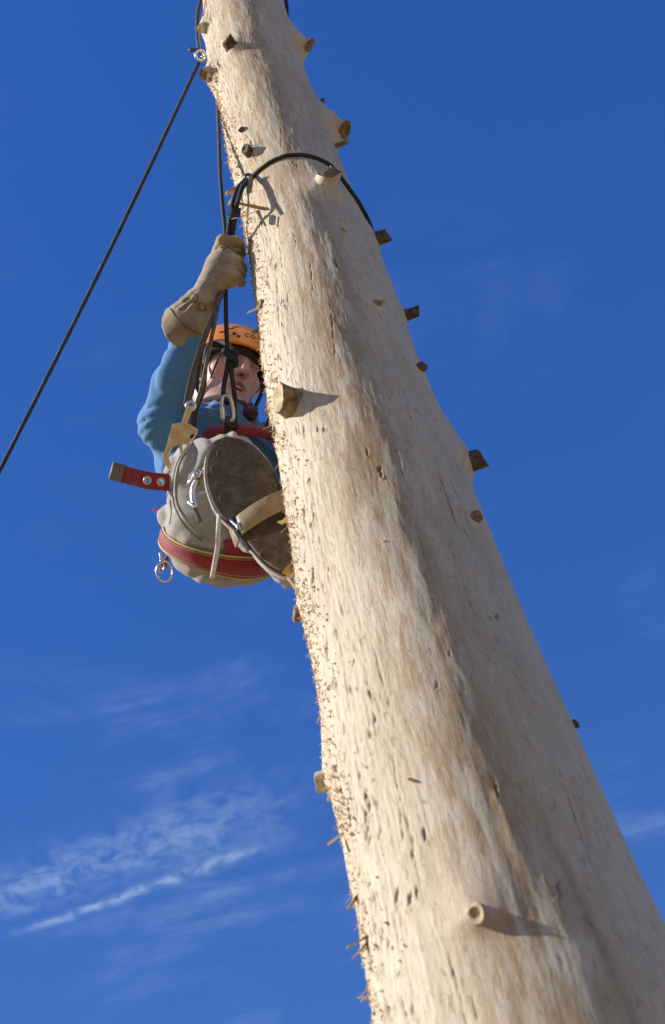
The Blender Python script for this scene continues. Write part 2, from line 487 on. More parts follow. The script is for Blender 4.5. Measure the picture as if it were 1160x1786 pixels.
M_wood = wood_material()
M_stub = material('stub_side', (0.20, 0.115, 0.045), .85, var=.3, vscale=45, bump=.9, bscale=160, bdist=.003, col2=(0.42, 0.30, 0.15))
M_cut = material('stub_cut_face', (0.20, 0.115, 0.05), .85, var=.45, vscale=70, bump=.6, bscale=200, bdist=.002, col2=(0.34, 0.20, 0.08))
M_cutpale = material('stub_pale_cut_face', (0.48, 0.37, 0.22), .85, var=.25, vscale=90, bump=.6, bscale=200, bdist=.002)
M_darkcut = material('stub_dark_face', (0.105, 0.072, 0.042), .9, var=.5, vscale=70, bump=.8, bscale=160, bdist=.003)
M_splint = material('splinter_wood', (0.60, 0.48, 0.32), .85, var=.3, vscale=30, bump=.4, bscale=400, col2=(0.76, 0.66, 0.50))
_t = NT(M_splint.node_tree); _b = _t.n['Principled BSDF']; _o = _t.n['Material Output']
_tr = _t.add('ShaderNodeBsdfTranslucent'); _tr.inputs[0].default_value = (0.78, 0.62, 0.40, 1)
_mx = _t.add('ShaderNodeMixShader'); _mx.inputs[0].default_value = .45
_t.l.new(_b.outputs[0], _mx.inputs[1]); _t.l.new(_tr.outputs[0], _mx.inputs[2]); _t.l.new(_mx.outputs[0], _o.inputs[0])
M_splint2 = material('splinter_orange', (0.52, 0.32, 0.14), .85, var=.3, vscale=60, bump=.4, bscale=400)
M_ground = material('dry_grass_ground', (0.27, 0.18, 0.075), .95, var=.35, vscale=2.0, bump=.6, bscale=30, bdist=.02, col2=(0.36, 0.25, 0.11))

# ------------------------------------------------------------------ ground
n = 24; gx = np.sign(np.linspace(-1, 1, n)) * np.abs(np.linspace(-1, 1, n)) ** 3 * 900
V = [(x, y, 0.04 * math.sin(x * .7) * math.cos(y * .6) if abs(x) < 60 and abs(y) < 60 else 0) for x in gx for y in gx]
F = [(i * n + j, (i + 1) * n + j, (i + 1) * n + j + 1, i * n + j + 1) for i in range(n - 1) for j in range(n - 1)]
tag(mesh('ground', V, F, M_ground), 'dry grassy open ground beneath the tree', kind='structure')

# ------------------------------------------------------------------ tree trunk
LEFT = [(0, 357), (20, 354), (45, 356), (100, 363), (150, 370), (170, 378), (200, 386), (260, 396), (300, 403), (340, 414), (380, 423), (420, 430), (470, 439), (520, 446), (570, 451), (620, 457), (680, 465), (720, 473), (760, 480), (800, 487), (850, 493), (900, 500), (950, 507), (1000, 513), (1030, 519), (1080, 530), (1120, 540), (1160, 549), (1200, 557), (1250, 564), (1300, 569), (1340, 573), (1380, 578), (1420, 586), (1460, 597), (1500, 607), (1550, 617), (1600, 626), (1650, 634), (1700, 641), (1786, 652)]
RIGHT = [(0, 494), (30, 502), (130, 536), (165, 550), (240, 578), (270, 590), (300, 603), (340, 619), (380, 636), (440, 662), (480, 678), (510, 690), (560, 706), (600, 719), (640, 735), (680, 752), (720, 770), (760, 786), (830, 816), (870, 831), (900, 843), (950, 864), (1000, 883), (1050, 903), (1100, 924), (1150, 946), (1200, 970), (1250, 995), (1300, 1018), (1350, 1040), (1400, 1061), (1450, 1083), (1500, 1105), (1550, 1130), (1600, 1155), (1650, 1180), (1700, 1207), (1786, 1250)]
DH = -CAM.y


def azim(tab):
    o = []
    for y, x in tab:
        d = ray(x, y); h = math.hypot(d.x, d.y); o.append((CAM.z + d.z / h * DH * .99, math.atan2(d.x, d.y)))
    return np.array(o)[::-1]


AL, AR = azim(LEFT), azim(RIGHT)
zk = np.linspace(2.34, 6.25, 80)
aL = np.interp(zk, AL[:, 0], AL[:, 1]); aR = np.interp(zk, AR[:, 0], AR[:, 1])
xk = CAM.x + DH * np.tan((aL + aR) / 2); rk = DH * np.sin((aR - aL) / 2)
ker = np.hanning(9); ker /= ker.sum()
xk = np.convolve(np.pad(xk, 4, 'edge'), ker, 'valid'); rk = np.convolve(np.pad(rk, 4, 'edge'), ker, 'valid')


def ax_x(z):
    return np.interp(z, zk, xk)


def ax_r(z):
    r = np.interp(z, zk, rk)
    return r + np.clip(2.34 - z, 0, None) * .03 + .10 * np.exp(-np.clip(z, 0, None) / .18) - np.clip(z - 6.25, 0, None) * .012


def surf0(th, z):
    r = ax_r(z); return np.stack([ax_x(z) + r * np.sin(th), -r * np.cos(th), z], -1)


def project(P):
    d = P - np.array(CAM); zc = d @ np.array(fw)
    return PW / 2 + PF * (d @ np.array(rt)) / zc, PH / 2 - PF * (d @ np.array(up)) / zc


_th, _z = np.meshgrid(np.linspace(-1.6, 1.6, 400), np.linspace(2.2, 6.4, 1400))
_px, _py = project(surf0(_th, _z))


def find(px, py):
    k = np.argmin((_px - px) ** 2 + (_py - py) ** 2); return float(_th.flat[k]), float(_z.flat[k])


# px, py, radius, length, look, bulge height, bulge spread, upward tilt
STUBS = [
    (408, 88, .019, .050, 'dark', .016, 1.6, .3, 'dark hollow branch stub below the top of the picture'),
    (362, 47, .018, .018, 'cut', .024, 1.7, -.8, None), (374, 130, .026, .020, 'cut', .026, 1.4, -.8, None),
    (424, 227, .009, .018, 'dark', .002, 1.6, .0, None), (440, 270, .016, .030, 'dark', .012, 1.6, .1, None),
    (520, 80, .024, .022, 'cut', .038, 1.9, -.7, None), (559, 177, .007, .022, 'dark', .0, 1.5, .0, None),
    (592, 222, .025, .016, 'cut', .046, 2.0, -.8, None), (586, 254, .008, .070, 'pale', .0, 1.5, -.1, None),
    (574, 305, .009, .022, 'pale', .002, 1.6, .0, None), (570, 328, .032, .030, 'cut', .020, 1.6, .35, 'broad pale branch stub just under the lanyard'),
    (657, 416, .018, .060, 'dark', .010, 1.7, -.1, None), (706, 551, .012, .075, 'dark', .007, 1.8, .0, None),
    (656, 533, .013, .012, 'pale', .004, 1.7, .3, None), (458, 531, .011, .014, 'cut', .002, 1.4, .0, None),
    (728, 645, .012, .014, 'dark', .006, 1.6, .0, None), (515, 708, .028, .090, 'pale', .0075, 1.7, -.12, 'large sawn branch stub with yellow-brown underside'),
    (470, 718, .012, .014, 'cut', .003, 1.5, .0, None), (811, 806, .022, .045, 'dark', .020, 1.9, -.1, None),
    (825, 905, .013, .010, 'cut', .004, 1.6, .0, None), (527, 1068, .016, .018, 'cut', .004, 1.5, .0, None),
    (994, 1265, .009, .022, 'dark', .003, 1.6, .0, None), (574, 1360, .016, .018, 'cut', .010, 1.7, .0, None),
    (829, 1588, .0145, .008, 'ring', .010, 1.8, -.3, 'round sawn stub with a dark centre low on the trunk'), (600, 402, .007, .005, 'pale', .0, 1.5, .0, None)]
SPOT = [find(s[0], s[1]) for s in STUBS]


def vnoise(u, v, seed):
    g = np.random.default_rng(seed).random((256, 256)).astype(np.float32)
    iu, iv = np.floor(u).astype(int), np.floor(v).astype(int); fu, fv = u - iu, v - iv
    fu = fu * fu * (3 - 2 * fu); fv = fv * fv * (3 - 2 * fv)
    a = g[iu % 256, iv % 256]; b = g[(iu + 1) % 256, iv % 256]; c = g[iu % 256, (iv + 1) % 256]; d = g[(iu + 1) % 256, (iv + 1) % 256]
    return (a * (1 - fu) + b * fu) * (1 - fv) + (c * (1 - fu) + d * fu) * fv


def fbm(u, v, seed, o=4):
    s = 0; a = .5
    for k in range(o):
        s = s + a * vnoise(u * 2 ** k, v * 2 ** k, seed + k); a *= .5
    return s / .94


front = np.linspace(-1.75, 1.75, 400); back = np.linspace(1.75, 2 * np.pi - 1.75, 60)[1:-1]
TH = np.r_[front, back]; NT_ = len(TH)
ZZ = np.r_[np.linspace(0, 2.25, 60)[:-1], np.linspace(2.25, 6.35, 1250), np.linspace(6.35, 8.2, 40)[1:]]
tt, zz_ = np.meshgrid(TH, ZZ)
u = (np.mod(tt + np.pi, 2 * np.pi) - np.pi) * .17
worn = np.exp(-((u / .17 + 1.35) / .62) ** 2)            # side torn up by climbing spikes
dis = (fbm(u * 9 + 40, zz_ * 2.6, 5) - .5) * .010 + (fbm(u * 45 + 40, zz_ * 5, 15, 3) - .5) * .0018
dis += (fbm(u * 210 + 60, zz_ * 26, 25, 3) - .5) * (.0009 + .007 * worn)
dis += (np.abs(fbm(u * 60 + 60, zz_ * 20, 35, 3) - .5)) * .008 * worn
fz = np.clip((zz_ - 2.2) / .05, 0, 1) * np.clip((6.5 - zz_) / .1, 0, 1)
dis *= .3 + .7 * fz
knot = np.zeros_like(dis); gouge = np.zeros_like(dis)
# a long shallow seam on the shaded side
th0, z0 = find(940, 1400)
seam = np.exp(-((u - (th0 * .17 + (z0 - zz_) * .035)) / .007) ** 2) * np.clip((z0 + .05 - zz_) / .15, 0, 1)
dis -= .006 * seam
gouge = np.maximum(gouge, .30 * seam)
for s, (t0, z0) in zip(STUBS, SPOT):
    rr_, amp, sp = s[2], s[5], s[6]
    du = (u - t0 * .17); dz = zz_ - z0 + rr_ * .3
    if amp > 0:
        q = np.exp(-((du / (rr_ * sp)) ** 2 + (dz / (rr_ * sp * np.where(dz > 0, 2.5, .70))) ** 2) * .75)
        dis += amp * q; knot = np.maximum(knot, .5 * q)
NG = 430
WARP = fbm(u * 130 + 30, zz_ * 75, 91, 2); WARP2 = fbm(u * 160 + 30, zz_ * 60, 95, 2)
for k in range(NG):
    left = rng.random() < .87
    t0 = rng.normal(-1.12, .32) if left else rng.uniform(-1.2, .9)
    z0 = rng.uniform(2.3, 6.3) if not left else 2.3 + 3.35 * rng.random() ** .9
    if z0 > 5.3 and rng.random() < .65:
        continue
    if not left and rng.random() < .35:
        continue
    ln = rng.uniform(.004, .017) * (2.2 if rng.random() < .08 else 1); wd = rng.uniform(.0011, .0026); dp = rng.uniform(.002, .006)
    sk = rng.normal(.12, .16)
    i0, i1 = np.searchsorted(ZZ, [z0 - 2.2 * ln, z0 + 2.2 * ln]); j0, j1 = np.searchsorted(front, [t0 - .12, t0 + .12])
    if i1 <= i0 or j1 <= j0:
        continue
    uu = u[i0:i1, j0:j1] - t0 * .17; vv = zz_[i0:i1, j0:j1] - z0
    uu = uu + (WARP[i0:i1, j0:j1] - .5) * .011; vv = vv + (WARP2[i0:i1, j0:j1] - .5) * .020
    e = ((uu - sk * vv) / wd) ** 2 + (vv / ln) ** 2
    core = np.exp(-np.clip(e, 0, 40) ** 1.5)
    lip = np.exp(-((uu - sk * vv) / (wd * 2.2)) ** 2 - ((vv + ln * .9) / (ln * .5)) ** 2)
    dis[i0:i1, j0:j1] += -dp * core + .5 * dp * lip
    gouge[i0:i1, j0:j1] = np.maximum(gouge[i0:i1, j0:j1], core * rng.uniform(.6, 1.0))
# long drying cracks and scraped furrows that follow the grain
for k in range(46):
    t0 = rng.uniform(-1.2, 1.2); z0 = rng.uniform(2.3, 6.2); ln = rng.uniform(.025, .11); wd = rng.uniform(.0008, .0017); sk = rng.normal(.03, .05)
    i0, i1 = np.searchsorted(ZZ, [z0 - 1.3 * ln, z0 + 1.3 * ln]); j0, j1 = np.searchsorted(front, [t0 - .12, t0 + .12])
    if i1 <= i0 or j1 <= j0:
        continue
    vv = zz_[i0:i1, j0:j1] - z0; uu = u[i0:i1, j0:j1] - t0 * .17 - sk * vv + (WARP[i0:i1, j0:j1] - .5) * .005
    core = np.exp(-(uu / wd) ** 2) * np.clip(1.15 - (vv / ln) ** 4, 0, 1) * np.clip(WARP2[i0:i1, j0:j1] * 2.6 - .55, 0, 1)
    dis[i0:i1, j0:j1] -= .0030 * core
    gouge[i0:i1, j0:j1] = np.maximum(gouge[i0:i1, j0:j1], core * rng.uniform(.5, .95))
rad = ax_r(zz_) + dis
tan_graze_light = np.clip(fbm(u * 70 + 20, zz_ * 13, 77, 5) * 3.4 - 1.0, 0, 1) * np.maximum(np.exp(-((u / .17 + .0) / .42) ** 2), .75 * np.clip((zz_ - 3.9) / .8, 0, 1) * np.exp(-((u / .17 + .15) / .8) ** 2))  # middle strip imitates grazing sunlight in tan; higher up a broader tan mottling


def trunk_pt(th, z, out=0.0):
    j = np.argmin(np.abs(front - th)); i = np.argmin(np.abs(ZZ - z)); r = rad[i, j] + out
    return Vector((float(ax_x(z)) + r * math.sin(th), -r * math.cos(th), z))


TV = np.stack([ax_x(zz_) + rad * np.sin(tt), -rad * np.cos(tt), zz_], -1).reshape(-1, 3)
nz_ = len(ZZ); ii, jj = np.meshgrid(np.arange(nz_ - 1), np.arange(NT_), indexing='ij'); j2 = (jj + 1) % NT_
TF = np.stack([ii * NT_ + jj, ii * NT_ + j2, (ii + 1) * NT_ + j2, (ii + 1) * NT_ + jj], -1).reshape(-1, 4)
trunk = mesh('tree_trunk', TV, TF, M_wood, attrs={'gouge': gouge.ravel(), 'knot': knot.ravel(), 'tan_graze_light': tan_graze_light.ravel()})
tag(trunk, 'tall bare debarked tree trunk with sawn branch stubs', 'tree')
top = [tuple(p) for p in TV[-NT_:]]
mesh('cut_top', top + [(float(ax_x(8.2)), 0, 8.21)], [(k, (k + 1) % NT_, NT_) for k in range(NT_)], M_cutpale, trunk)


def make_stub(px, py, rad_, ln, look, amp, sp, tilt, lab, spot):
    th, z = spot
    ln = ln * (.55 if amp == 0 else .38 if tilt > -.5 else .15); base = trunk_pt(th, z, -.022 - amp * .3); d = Vector((math.sin(th), -math.cos(th), tilt)).normalized()
    L_ = ln + .024 + amp * (.42 if tilt > -.5 else .37); a = d.orthogonal().normalized()
    a = (Vector((0, 0, 1)) - d * d.z).normalized(); b = d.cross(a)
    ns, rings = 18, 6; ph = rng.uniform(0, 6, 4); V = []; jag = rng.normal(0, 1, ns)
    for k in range(rings):
        f = k / (rings - 1); rr0 = rad_ * (.94 + .50 * (1 - f) ** 3)
        for q in range(ns):
            an = 2 * math.pi * q / ns
            rr = rr0 * (1 + .13 * math.sin(2 * an + ph[0]) + .08 * math.sin(3 * an + ph[1] + f) + .035 * jag[q])
            end = (.16 * math.sin(an + ph[2]) + .022 * jag[q]) * rad_ * 2 if k == rings - 1 else 0
            p = base + d * (L_ * f + end) + a * (rr * 1.1 * math.cos(an)) + b * (rr * .95 * math.sin(an))
            V.append(tuple(p))
    F = [(k * ns + q, k * ns + (q + 1) % ns, (k + 1) * ns + (q + 1) % ns, (k + 1) * ns + q) for k in range(rings - 1) for q in range(ns)]
    fm = [0] * len(F); o_ = (rings - 1) * ns; c1 = len(V)
    for q in range(ns):                       # sawn end: a slightly dished inner ring
        an = 2 * math.pi * q / ns; rr = rad_ * .55
        V.append(tuple(base + d * (L_ - (.0012 if look in ('ring', 'dark') else .0012)) + a * (rr * math.cos(an)) + b * (rr * math.sin(an))))
    c2 = len(V); V.append(tuple(base + d * (L_ - (.003 if look in ('ring', 'dark') else .002))))
    for q in range(ns):
        F.append((o_ + q, o_ + (q + 1) % ns, c1 + (q + 1) % ns, c1 + q)); fm.append(1)
    for q in range(ns):
        F.append((c1 + q, c1 + (q + 1) % ns, c2)); fm.append(2)
    side = M_wood if amp >= .008 else M_stub
    mm = {'dark': [M_darkcut, M_darkcut, M_darkcut], 'cut': [side, M_cut, M_cut], 'pale': [side, M_cutpale, M_cutpale], 'ring': [M_wood, M_cutpale, M_cut]}[look]
    o = mesh('branch_stub', V, F, None, trunk, mats=mm, fmat=fm); bevel(o, .0012, 2)
    if lab:
        o['label'] = lab


for s, sp_ in zip(STUBS, SPOT):
    make_stub(*s, sp_)


def sliver(p, d, nrm, ln, wd, curl, blunt=.55):
    """one torn splinter: a thin ragged blade of wood that curls away"""
    d = d.normalized(); s = d.cross(nrm).normalized(); V = []; seg = 4; j_ = rng.uniform(-.35, .35, (seg + 1, 2))
    for k in range(seg + 1):
        f = k / seg; c = p + d * (ln * f) + nrm * (curl * f * f * ln); ww = wd * (1 - (1 - blunt) * f)
        e0, e1 = (j_[k] * ln * .5 if k == seg else (0, 0))
        V += [c + s * ww * (1 + j_[k][0]) + d * e0, c - s * ww * (1 + j_[k][1]) + d * e1, c + nrm * (ww * .55) + s * ww * j_[k][0]]
    F = [(k * 3 + a, k * 3 + (a + 1) % 3, k * 3 + 3 + (a + 1) % 3, k * 3 + 3 + a) for k in range(seg) for a in range(3)]
    F += [(seg * 3, seg * 3 + 1, seg * 3 + 2), (2, 1, 0)]
    return V, F


V, F = [], []
clus = [(rng.normal(-1.36, .20), rng.uniform(2.3, 5.6), rng.uniform(.012, .06), rng.uniform(.2, 1) ** 1.5) for _ in range(300)]
for tc0, zc0, sp0, amt in clus:
    for k in range(int(4 + 26 * amt)):
        th = tc0 + rng.normal(0, .07); z = zc0 + rng.normal(0, sp0)
        if th < -1.74 or th > -.5 or z < 2.27:
            continue
        nrm = Vector((math.sin(th), -math.cos(th), 0)); tan_ = Vector((math.cos(th), math.sin(th), 0))
        long_ = rng.random() < .06 * amt
        d = Vector((0, 0, -1 if rng.random() < .8 else 1)) * rng.uniform(.5, 1) + tan_ * rng.normal(0, .3) + nrm * (rng.uniform(.1, .5) if long_ else rng.uniform(-.05, .38))
        v_, f_ = sliver(trunk_pt(th, z, -.002), d, nrm, rng.uniform(.012, .026) if long_ else rng.uniform(.003, .011), rng.uniform(.0009, .0018) if long_ else rng.uniform(.0010, .0030), rng.uniform(-.1, .6), .25 if long_ else rng.uniform(.4, 1.0))
        o_ = len(V); V += v_; F += [tuple(i + o_ for i in q) for q in f_]
for k in range(1600):
    th = rng.normal(-1.30, .24); z = rng.uniform(2.28, 5.7)
    if th < -1.74 or rng.random() > .35 + .65 * math.sin(z * 9 + 2 * math.sin(z * 23)) ** 2:
        continue
    nrm = Vector((math.sin(th), -math.cos(th), 0)); tan_ = Vector((math.cos(th), math.sin(th), 0))
    d = Vector((0, 0, -1 if rng.random() < .7 else 1)) + tan_ * rng.normal(0, .5) + nrm * rng.uniform(0, .7)
    v_, f_ = sliver(trunk_pt(th, z, -.001), d, nrm, rng.uniform(.002, .006), rng.uniform(.0008, .0022), rng.uniform(0, .8), rng.uniform(.5, 1.1))
    o_ = len(V); V += v_; F += [tuple(i + o_ for i in q) for q in f_]
tag(mesh('splinters', V, F, M_splint, trunk, smooth=False), kind='stuff')
# big torn splinters that can be told apart: root pixel, tip pixel (photo), width, material
for (x0, y0, x1, y1, wd, m_, lift) in [(462, 362, 416, 356, .0045, M_splint2, .03), (450, 364, 408, 385, .0042, M_splint, .035), (418, 322, 400, 336, .010, M_splint2, .01),
                                       (417, 330, 404, 352, .007, M_splint, .012), (600, 1450, 578, 1470, .0028, M_splint, .02), (640, 942, 672, 946, .003, M_splint2, .012),
                                       (640, 1632, 612, 1650, .005, M_splint2, .012), (640, 1640, 618, 1672, .004, M_splint2, .012), (634, 1745, 628, 1738, .008, M_splint, .01),
                                       (512, 1030, 505, 1010, .006, M_splint, .01), (512, 985, 497, 1000, .008, M_splint2, .01), (566, 1226, 555, 1222, .004, M_splint2, .01),
                                       (452, 535, 434, 545, .0035, M_splint, .012), (451, 575, 440, 580, .004, M_splint, .012), (730, 1362, 712, 1358, .0022, M_splint2, .01),
                                       (622, 1560, 610, 1585, .006, M_splint2, .01), (500, 905, 488, 912, .005, M_splint, .01), (525, 1042, 512, 1020, .004, M_splint2, .01)]:
    t0, z0 = find(x0, y0); p = trunk_pt(t0, z0, -.004); nrm = Vector((math.sin(t0), -math.cos(t0), 0))
    q = at(x1, y1, p.y - lift * .6)
    v_, f_ = sliver(p, q - p, nrm, (q - p).length, wd * 1.5, .08)
    mesh('splinter', v_, f_, m_, trunk, smooth=False)

# ------------------------------------------------------------------ person
at0 = at
KY = 1.05


def at(px, py, y):
    return at0(px, py, CAM.y + (y - CAM.y) * KY)


def shift(v):
    return CAM + (Vector(v) - CAM) * KY


person = empty('person', tuple(at(400, 1028, .2)))
tag(person, 'young climber in blue jumper and grey trousers hanging beside the trunk', 'person')
camM = [tuple(rt), tuple(up), tuple(-fw)]                    # axes: picture right, picture up, towards camera
HEAD = at(395, 658, .19); NECK = at(388, 737, .170)
SHR, ELR = at(334, 750, .15), at(285, 741, .03)
WRR, HND = at0(352, 528, -.045), at0(393, 455, -.04)
SHL = at(478, 775, .27); ELL = Vector((-.02, .46, 4.16)); WRL = Vector((.05, .30, 4.30)); HNL = Vector((.045, .215, 4.36))
PEL = at(400, 945, .20); WAI = at(398, 828, .16)
KNR, HIPR = at(352, 832, .06), at(362, 905, .12)
# sole plane of the near boot
S_TOE, S_HEEL = at(418, 765, -.115), at(490, 998, .0)
e_l = (S_TOE - S_HEEL).normalized(); s_mid = (S_TOE + S_HEEL) / 2
vdir = (CAM - s_mid).normalized()
e_w = e_l.cross(vdir).normalized()                           # to picture left
e_n = e_w.cross(e_l).normalized()
if e_n.dot(vdir) < 0:
    e_n = -e_n
if e_w.dot(rt) > 0:
    e_w = -e_w
ANK = s_mid - e_n * .10 + e_l * .02 + e_w * .01
# head frame: face turned to picture right, seen from below, head tipped over to the right
yaw, pit, rol, HS = R(27), R(24), R(-13), 1.08
_rm = Matrix.Rotation(rol, 3, 'Z') @ Matrix.Rotation(-pit, 3, 'X') @ Matrix.Rotation(yaw, 3, 'Y')
f_c, u_c = _rm @ Vector((0, 0, 1)), _rm @ Vector((0, 1, 0))
toW = lambda c: rt * c.x + up * c.y - fw * c.z
hF, hU = toW(f_c), toW(u_c); hX = hF.cross(hU)               # face forward, head up, head's own right-hand axis
HM = np.array([tuple(hX), tuple(hF), tuple(hU)], np.float32)


def hw(x, y, z):
    return HEAD + (hX * x + hF * y + hU * z) * HS


def head_sdf(P):
    Q = (P - np.array(HEAD, np.float32)) @ HM.T / HS
    Qs = Q.copy(); Qs[:, 0] = np.abs(Qs[:, 0])
    d = ell(Q, (0, -.012, .032), (.074, .094, .092))
    d = smin(d, ell(Q, (0, .018, -.045), (.060, .070, .082)), .03)
    d = smin(d, cone(Qs, (.052, -.012, -.062), (.012, .060, -.108), .018, .017), .03)
    d = smin(d, ell(Q, (0, .064, -.110), (.024, .020, .017)), .02)
    d = smin(d, ell(Qs, (.044, .054, -.018), (.022, .022, .018)), .025)
    d = smin(d, cone(Qs, (.008, .088, .034), (.046, .070, .034), .010, .009), .014)         # brow
    d = smax(d, -ell(Qs, (.031, .098, .010), (.020, .018, .0135)), .010)                     # eye socket
    d = smin(d, ell(Qs, (.031, .0775, .010), (.0140, .0115, .0105)), .002)                  # eye ball with lids
    d = smin(d, ell(Qs, (.031, .0760, .0175), (.0165, .0105, .006)), .004)
    d = smin(d, ell(Qs, (.031, .0720, .0025), (.0150, .0085, .0040)), .004)
    d = smin(d, cone(Q, (0, .086, .022), (0, .108, -.020), .0085, .0115), .010)             # nose
    d = smin(d, ell(Q, (0, .110, -.022), (.0125, .0115, .0095)), .006)
    d = smin(d, ell(Qs, (.0125, .097, -.026), (.0085, .0105, .0085)), .005)
    d = smax(d, -ell(Qs, (.0068, .105, -.034), (.0042, .0062, .0075)), .002)                # nostrils
    d = smin(d, ell(Q, (0, .080, -.062), (.032, .014, .022)), .015)
    d = smin(d, cone(Qs, (.0, .0965, -.0520), (.025, .082, -.0605), .0066, .0038), .005)    # lips
    d = smin(d, cone(Qs, (.0, .0930, -.0765), (.023, .081, -.0675), .0074, .0038), .005)
    d = smax(d, -ell(Q, (0, .094, -.0640), (.0205, .018, .0100)), .003)                     # open mouth
    d = smin(d, ell(Qs, (.077, -.012, -.004), (.010, .018, .031)), .006)                    # ear
    return d * HS


FA1, FA2 = at0(304, 668, .055), at0(331, 586, -.01)
R_ARM = [(SHR, ELR, .062, .055), (ELR, FA1, .055, .046), (FA1, FA2, .046, .036)]
L_ARM = [(SHL, ELL, .056, .050), (ELL, WRL, .048, .034)]


def torso_sdf(P, g=0.0):
    d = cone(P, NECK + Vector((0, 0, -.06)), WAI, .095 + g, .098 + g)
    d = smin(d, cone(P, SHR, SHL, .054 + g, .052 + g), .04)
    d = smin(d, cone(P, at(325, 770, .10), at(322, 812, .12), .084 + g, .070 + g), .05)
    d = smin(d, ell(P, WAI, (.128 + g, .098 + g, .10 + g)), .04)
    return d


def legs_sdf(P, g=0.0, ripple=None):
    d = ell(P, PEL, (.147 + g, .106 + g, .135 + g), camM)
    d = smin(d, cone(P, HIPR, KNR, .092 + g, .074 + g), .03)
    d = smin(d, cone(P, KNR, at(402, 806, .03), .068 + g, .052 + g), .03)
    d = smin(d, cone(P, at(402, 812, .03), ANK, .060 + g, .050 + g), .03)
    d = smin(d, ell(P, at(296, 902, .13), (.030 + g, .024 + g, .035 + g), camM), .02)
    # far leg, on the other side of the trunk
    d = smin(d, cone(P, PEL + Vector((.05, .04, .05)), Vector((.00, .40, 4.02)), .09 + g, .072 + g), .03)
    d = smin(d, cone(P, Vector((.00, .40, 4.02)), Vector((.05, .33, 3.72)), .068 + g, .05 + g), .02)
    return d


def body_sdf(P):
    d = head_sdf(P)
    d = smin(d, cone(P, HEAD - hU * .06 - hF * .03, NECK, .050, .058), .03)
    t_ = torso_sdf(P, -.012)
    d = smin(d, t_, .03)
    for a, b, ra, rb in R_ARM + L_ARM:
        d = smin(d, cone(P, a, b, ra - .012, rb - .010), .015)
    d = smin(d, cone(P, FA2, WRR, .024, .022), .01)
    d = smin(d, cone(P, WRR, HND, .020, .016), .01)
    d = smin(d, cone(P, WRL, HNL, .022, .018), .01)
    d = smin(d, legs_sdf(P, -.013), .03)
    return d


bx = rng_axis(-.60, .14, .0048); by = rng_axis(-.14, .56, .0048)
bz = np.r_[rng_axis(3.50, HEAD.z - .19, .012)[:-1], rng_axis(HEAD.z - .19, HEAD.z + .17, .0036)]
BV, BF = snet(body_sdf, bx, by, bz)
Q = (BV - np.array(HEAD)) @ HM.T.astype(float) / HS
tint = np.zeros((len(BV), 4)); ax_ = np.abs(Q[:, 0])


def paint(mask, col, a):
    m_ = np.clip(mask, 0, 1)[:, None] * a
    tint[:, :3] = np.where(m_ > tint[:, 3:4] * .5, col, tint[:, :3]); tint[:, 3] = np.maximum(tint[:, 3], m_[:, 0])


inhead = (np.linalg.norm(Q, axis=1) < .16)
lips = np.exp(-((Q[:, 2] + .0645) / .0155) ** 4 - (ax_ / .025) ** 6) * (Q[:, 1] > .075)
paint(lips * inhead, (0.42, 0.14, 0.12), .75)
mouth = ((ell(Q.astype(np.float32), (0, .092, -.064), (.017, .0165, .0055)) < .0008) & (Q[:, 1] < .094))
paint(mouth.astype(float), (0.10, 0.02, 0.02), 1)
brow = np.exp(-((Q[:, 2] - .037 - .006 * np.sin(ax_ * 60)) / .0040) ** 4 - ((ax_ - .031) / .019) ** 6) * (Q[:, 1] > .05)
paint(brow * inhead, (0.13, 0.075, 0.05), .8)
lash = np.exp(-((Q[:, 2] - .0085) / .0027) ** 4 - ((ax_ - .031) / .0125) ** 6) * (Q[:, 1] > .06)
paint(lash * inhead, (0.07, 0.045, 0.035), .9)
cheek = np.exp(-((Q[:, 2] + .03) / .03) ** 2 - ((ax_ - .045) / .02) ** 2) * (Q[:, 1] > .0)
paint(cheek * inhead, (0.58, 0.27, 0.235), .5)
body = mesh('body', BV, BF, M_skin, person, attrs={'tint': tint})
tV = [tuple(hw(x, .0865 - 4 * x * x + dy, z)) for dy in (0, -.006) for z in (-.0555, -.0615) for x in np.linspace(-.015, .015, 9)]
tF = [(k, k + 1, k + 10, k + 9) for k in range(8)] + [(18 + k, 27 + k, 28 + k, 19 + k) for k in range(8)] + [(9 + k, 10 + k, 28 + k, 27 + k) for k in range(8)]
mesh('teeth', tV, tF, M_teeth, body)


def hair_sdf(P):
    Q = (P - np.array(HEAD, np.float32)) @ HM.T / HS; Qs = Q.copy(); Qs[:, 0] = np.abs(Qs[:, 0])
    d = ell(Q, (0, -.016, .036), (.081, .098, .096))
    d = smax(d, -(Q[:, 2] - (.052 + 0.35 * np.minimum(Q[:, 1], .03) * 1.0 + .0)), .01)
    tuft = ell(Qs, (.073, .024, .022), (.010, .020, .034))
    d = smin(d, tuft, .01)
    return d + .003 * np.sin(Q[:, 0] * 400 + 3 * np.sin(Q[:, 2] * 130)) * np.sin(Q[:, 1] * 330)


c = HEAD
V, F = snet(hair_sdf, rng_axis(c.x - .15, c.x + .15, .0045), rng_axis(c.y - .15, c.y + .15, .0045), rng_axis(c.z - .15, c.z + .17, .0045))
mesh('hair', V, F, M_hair, person)


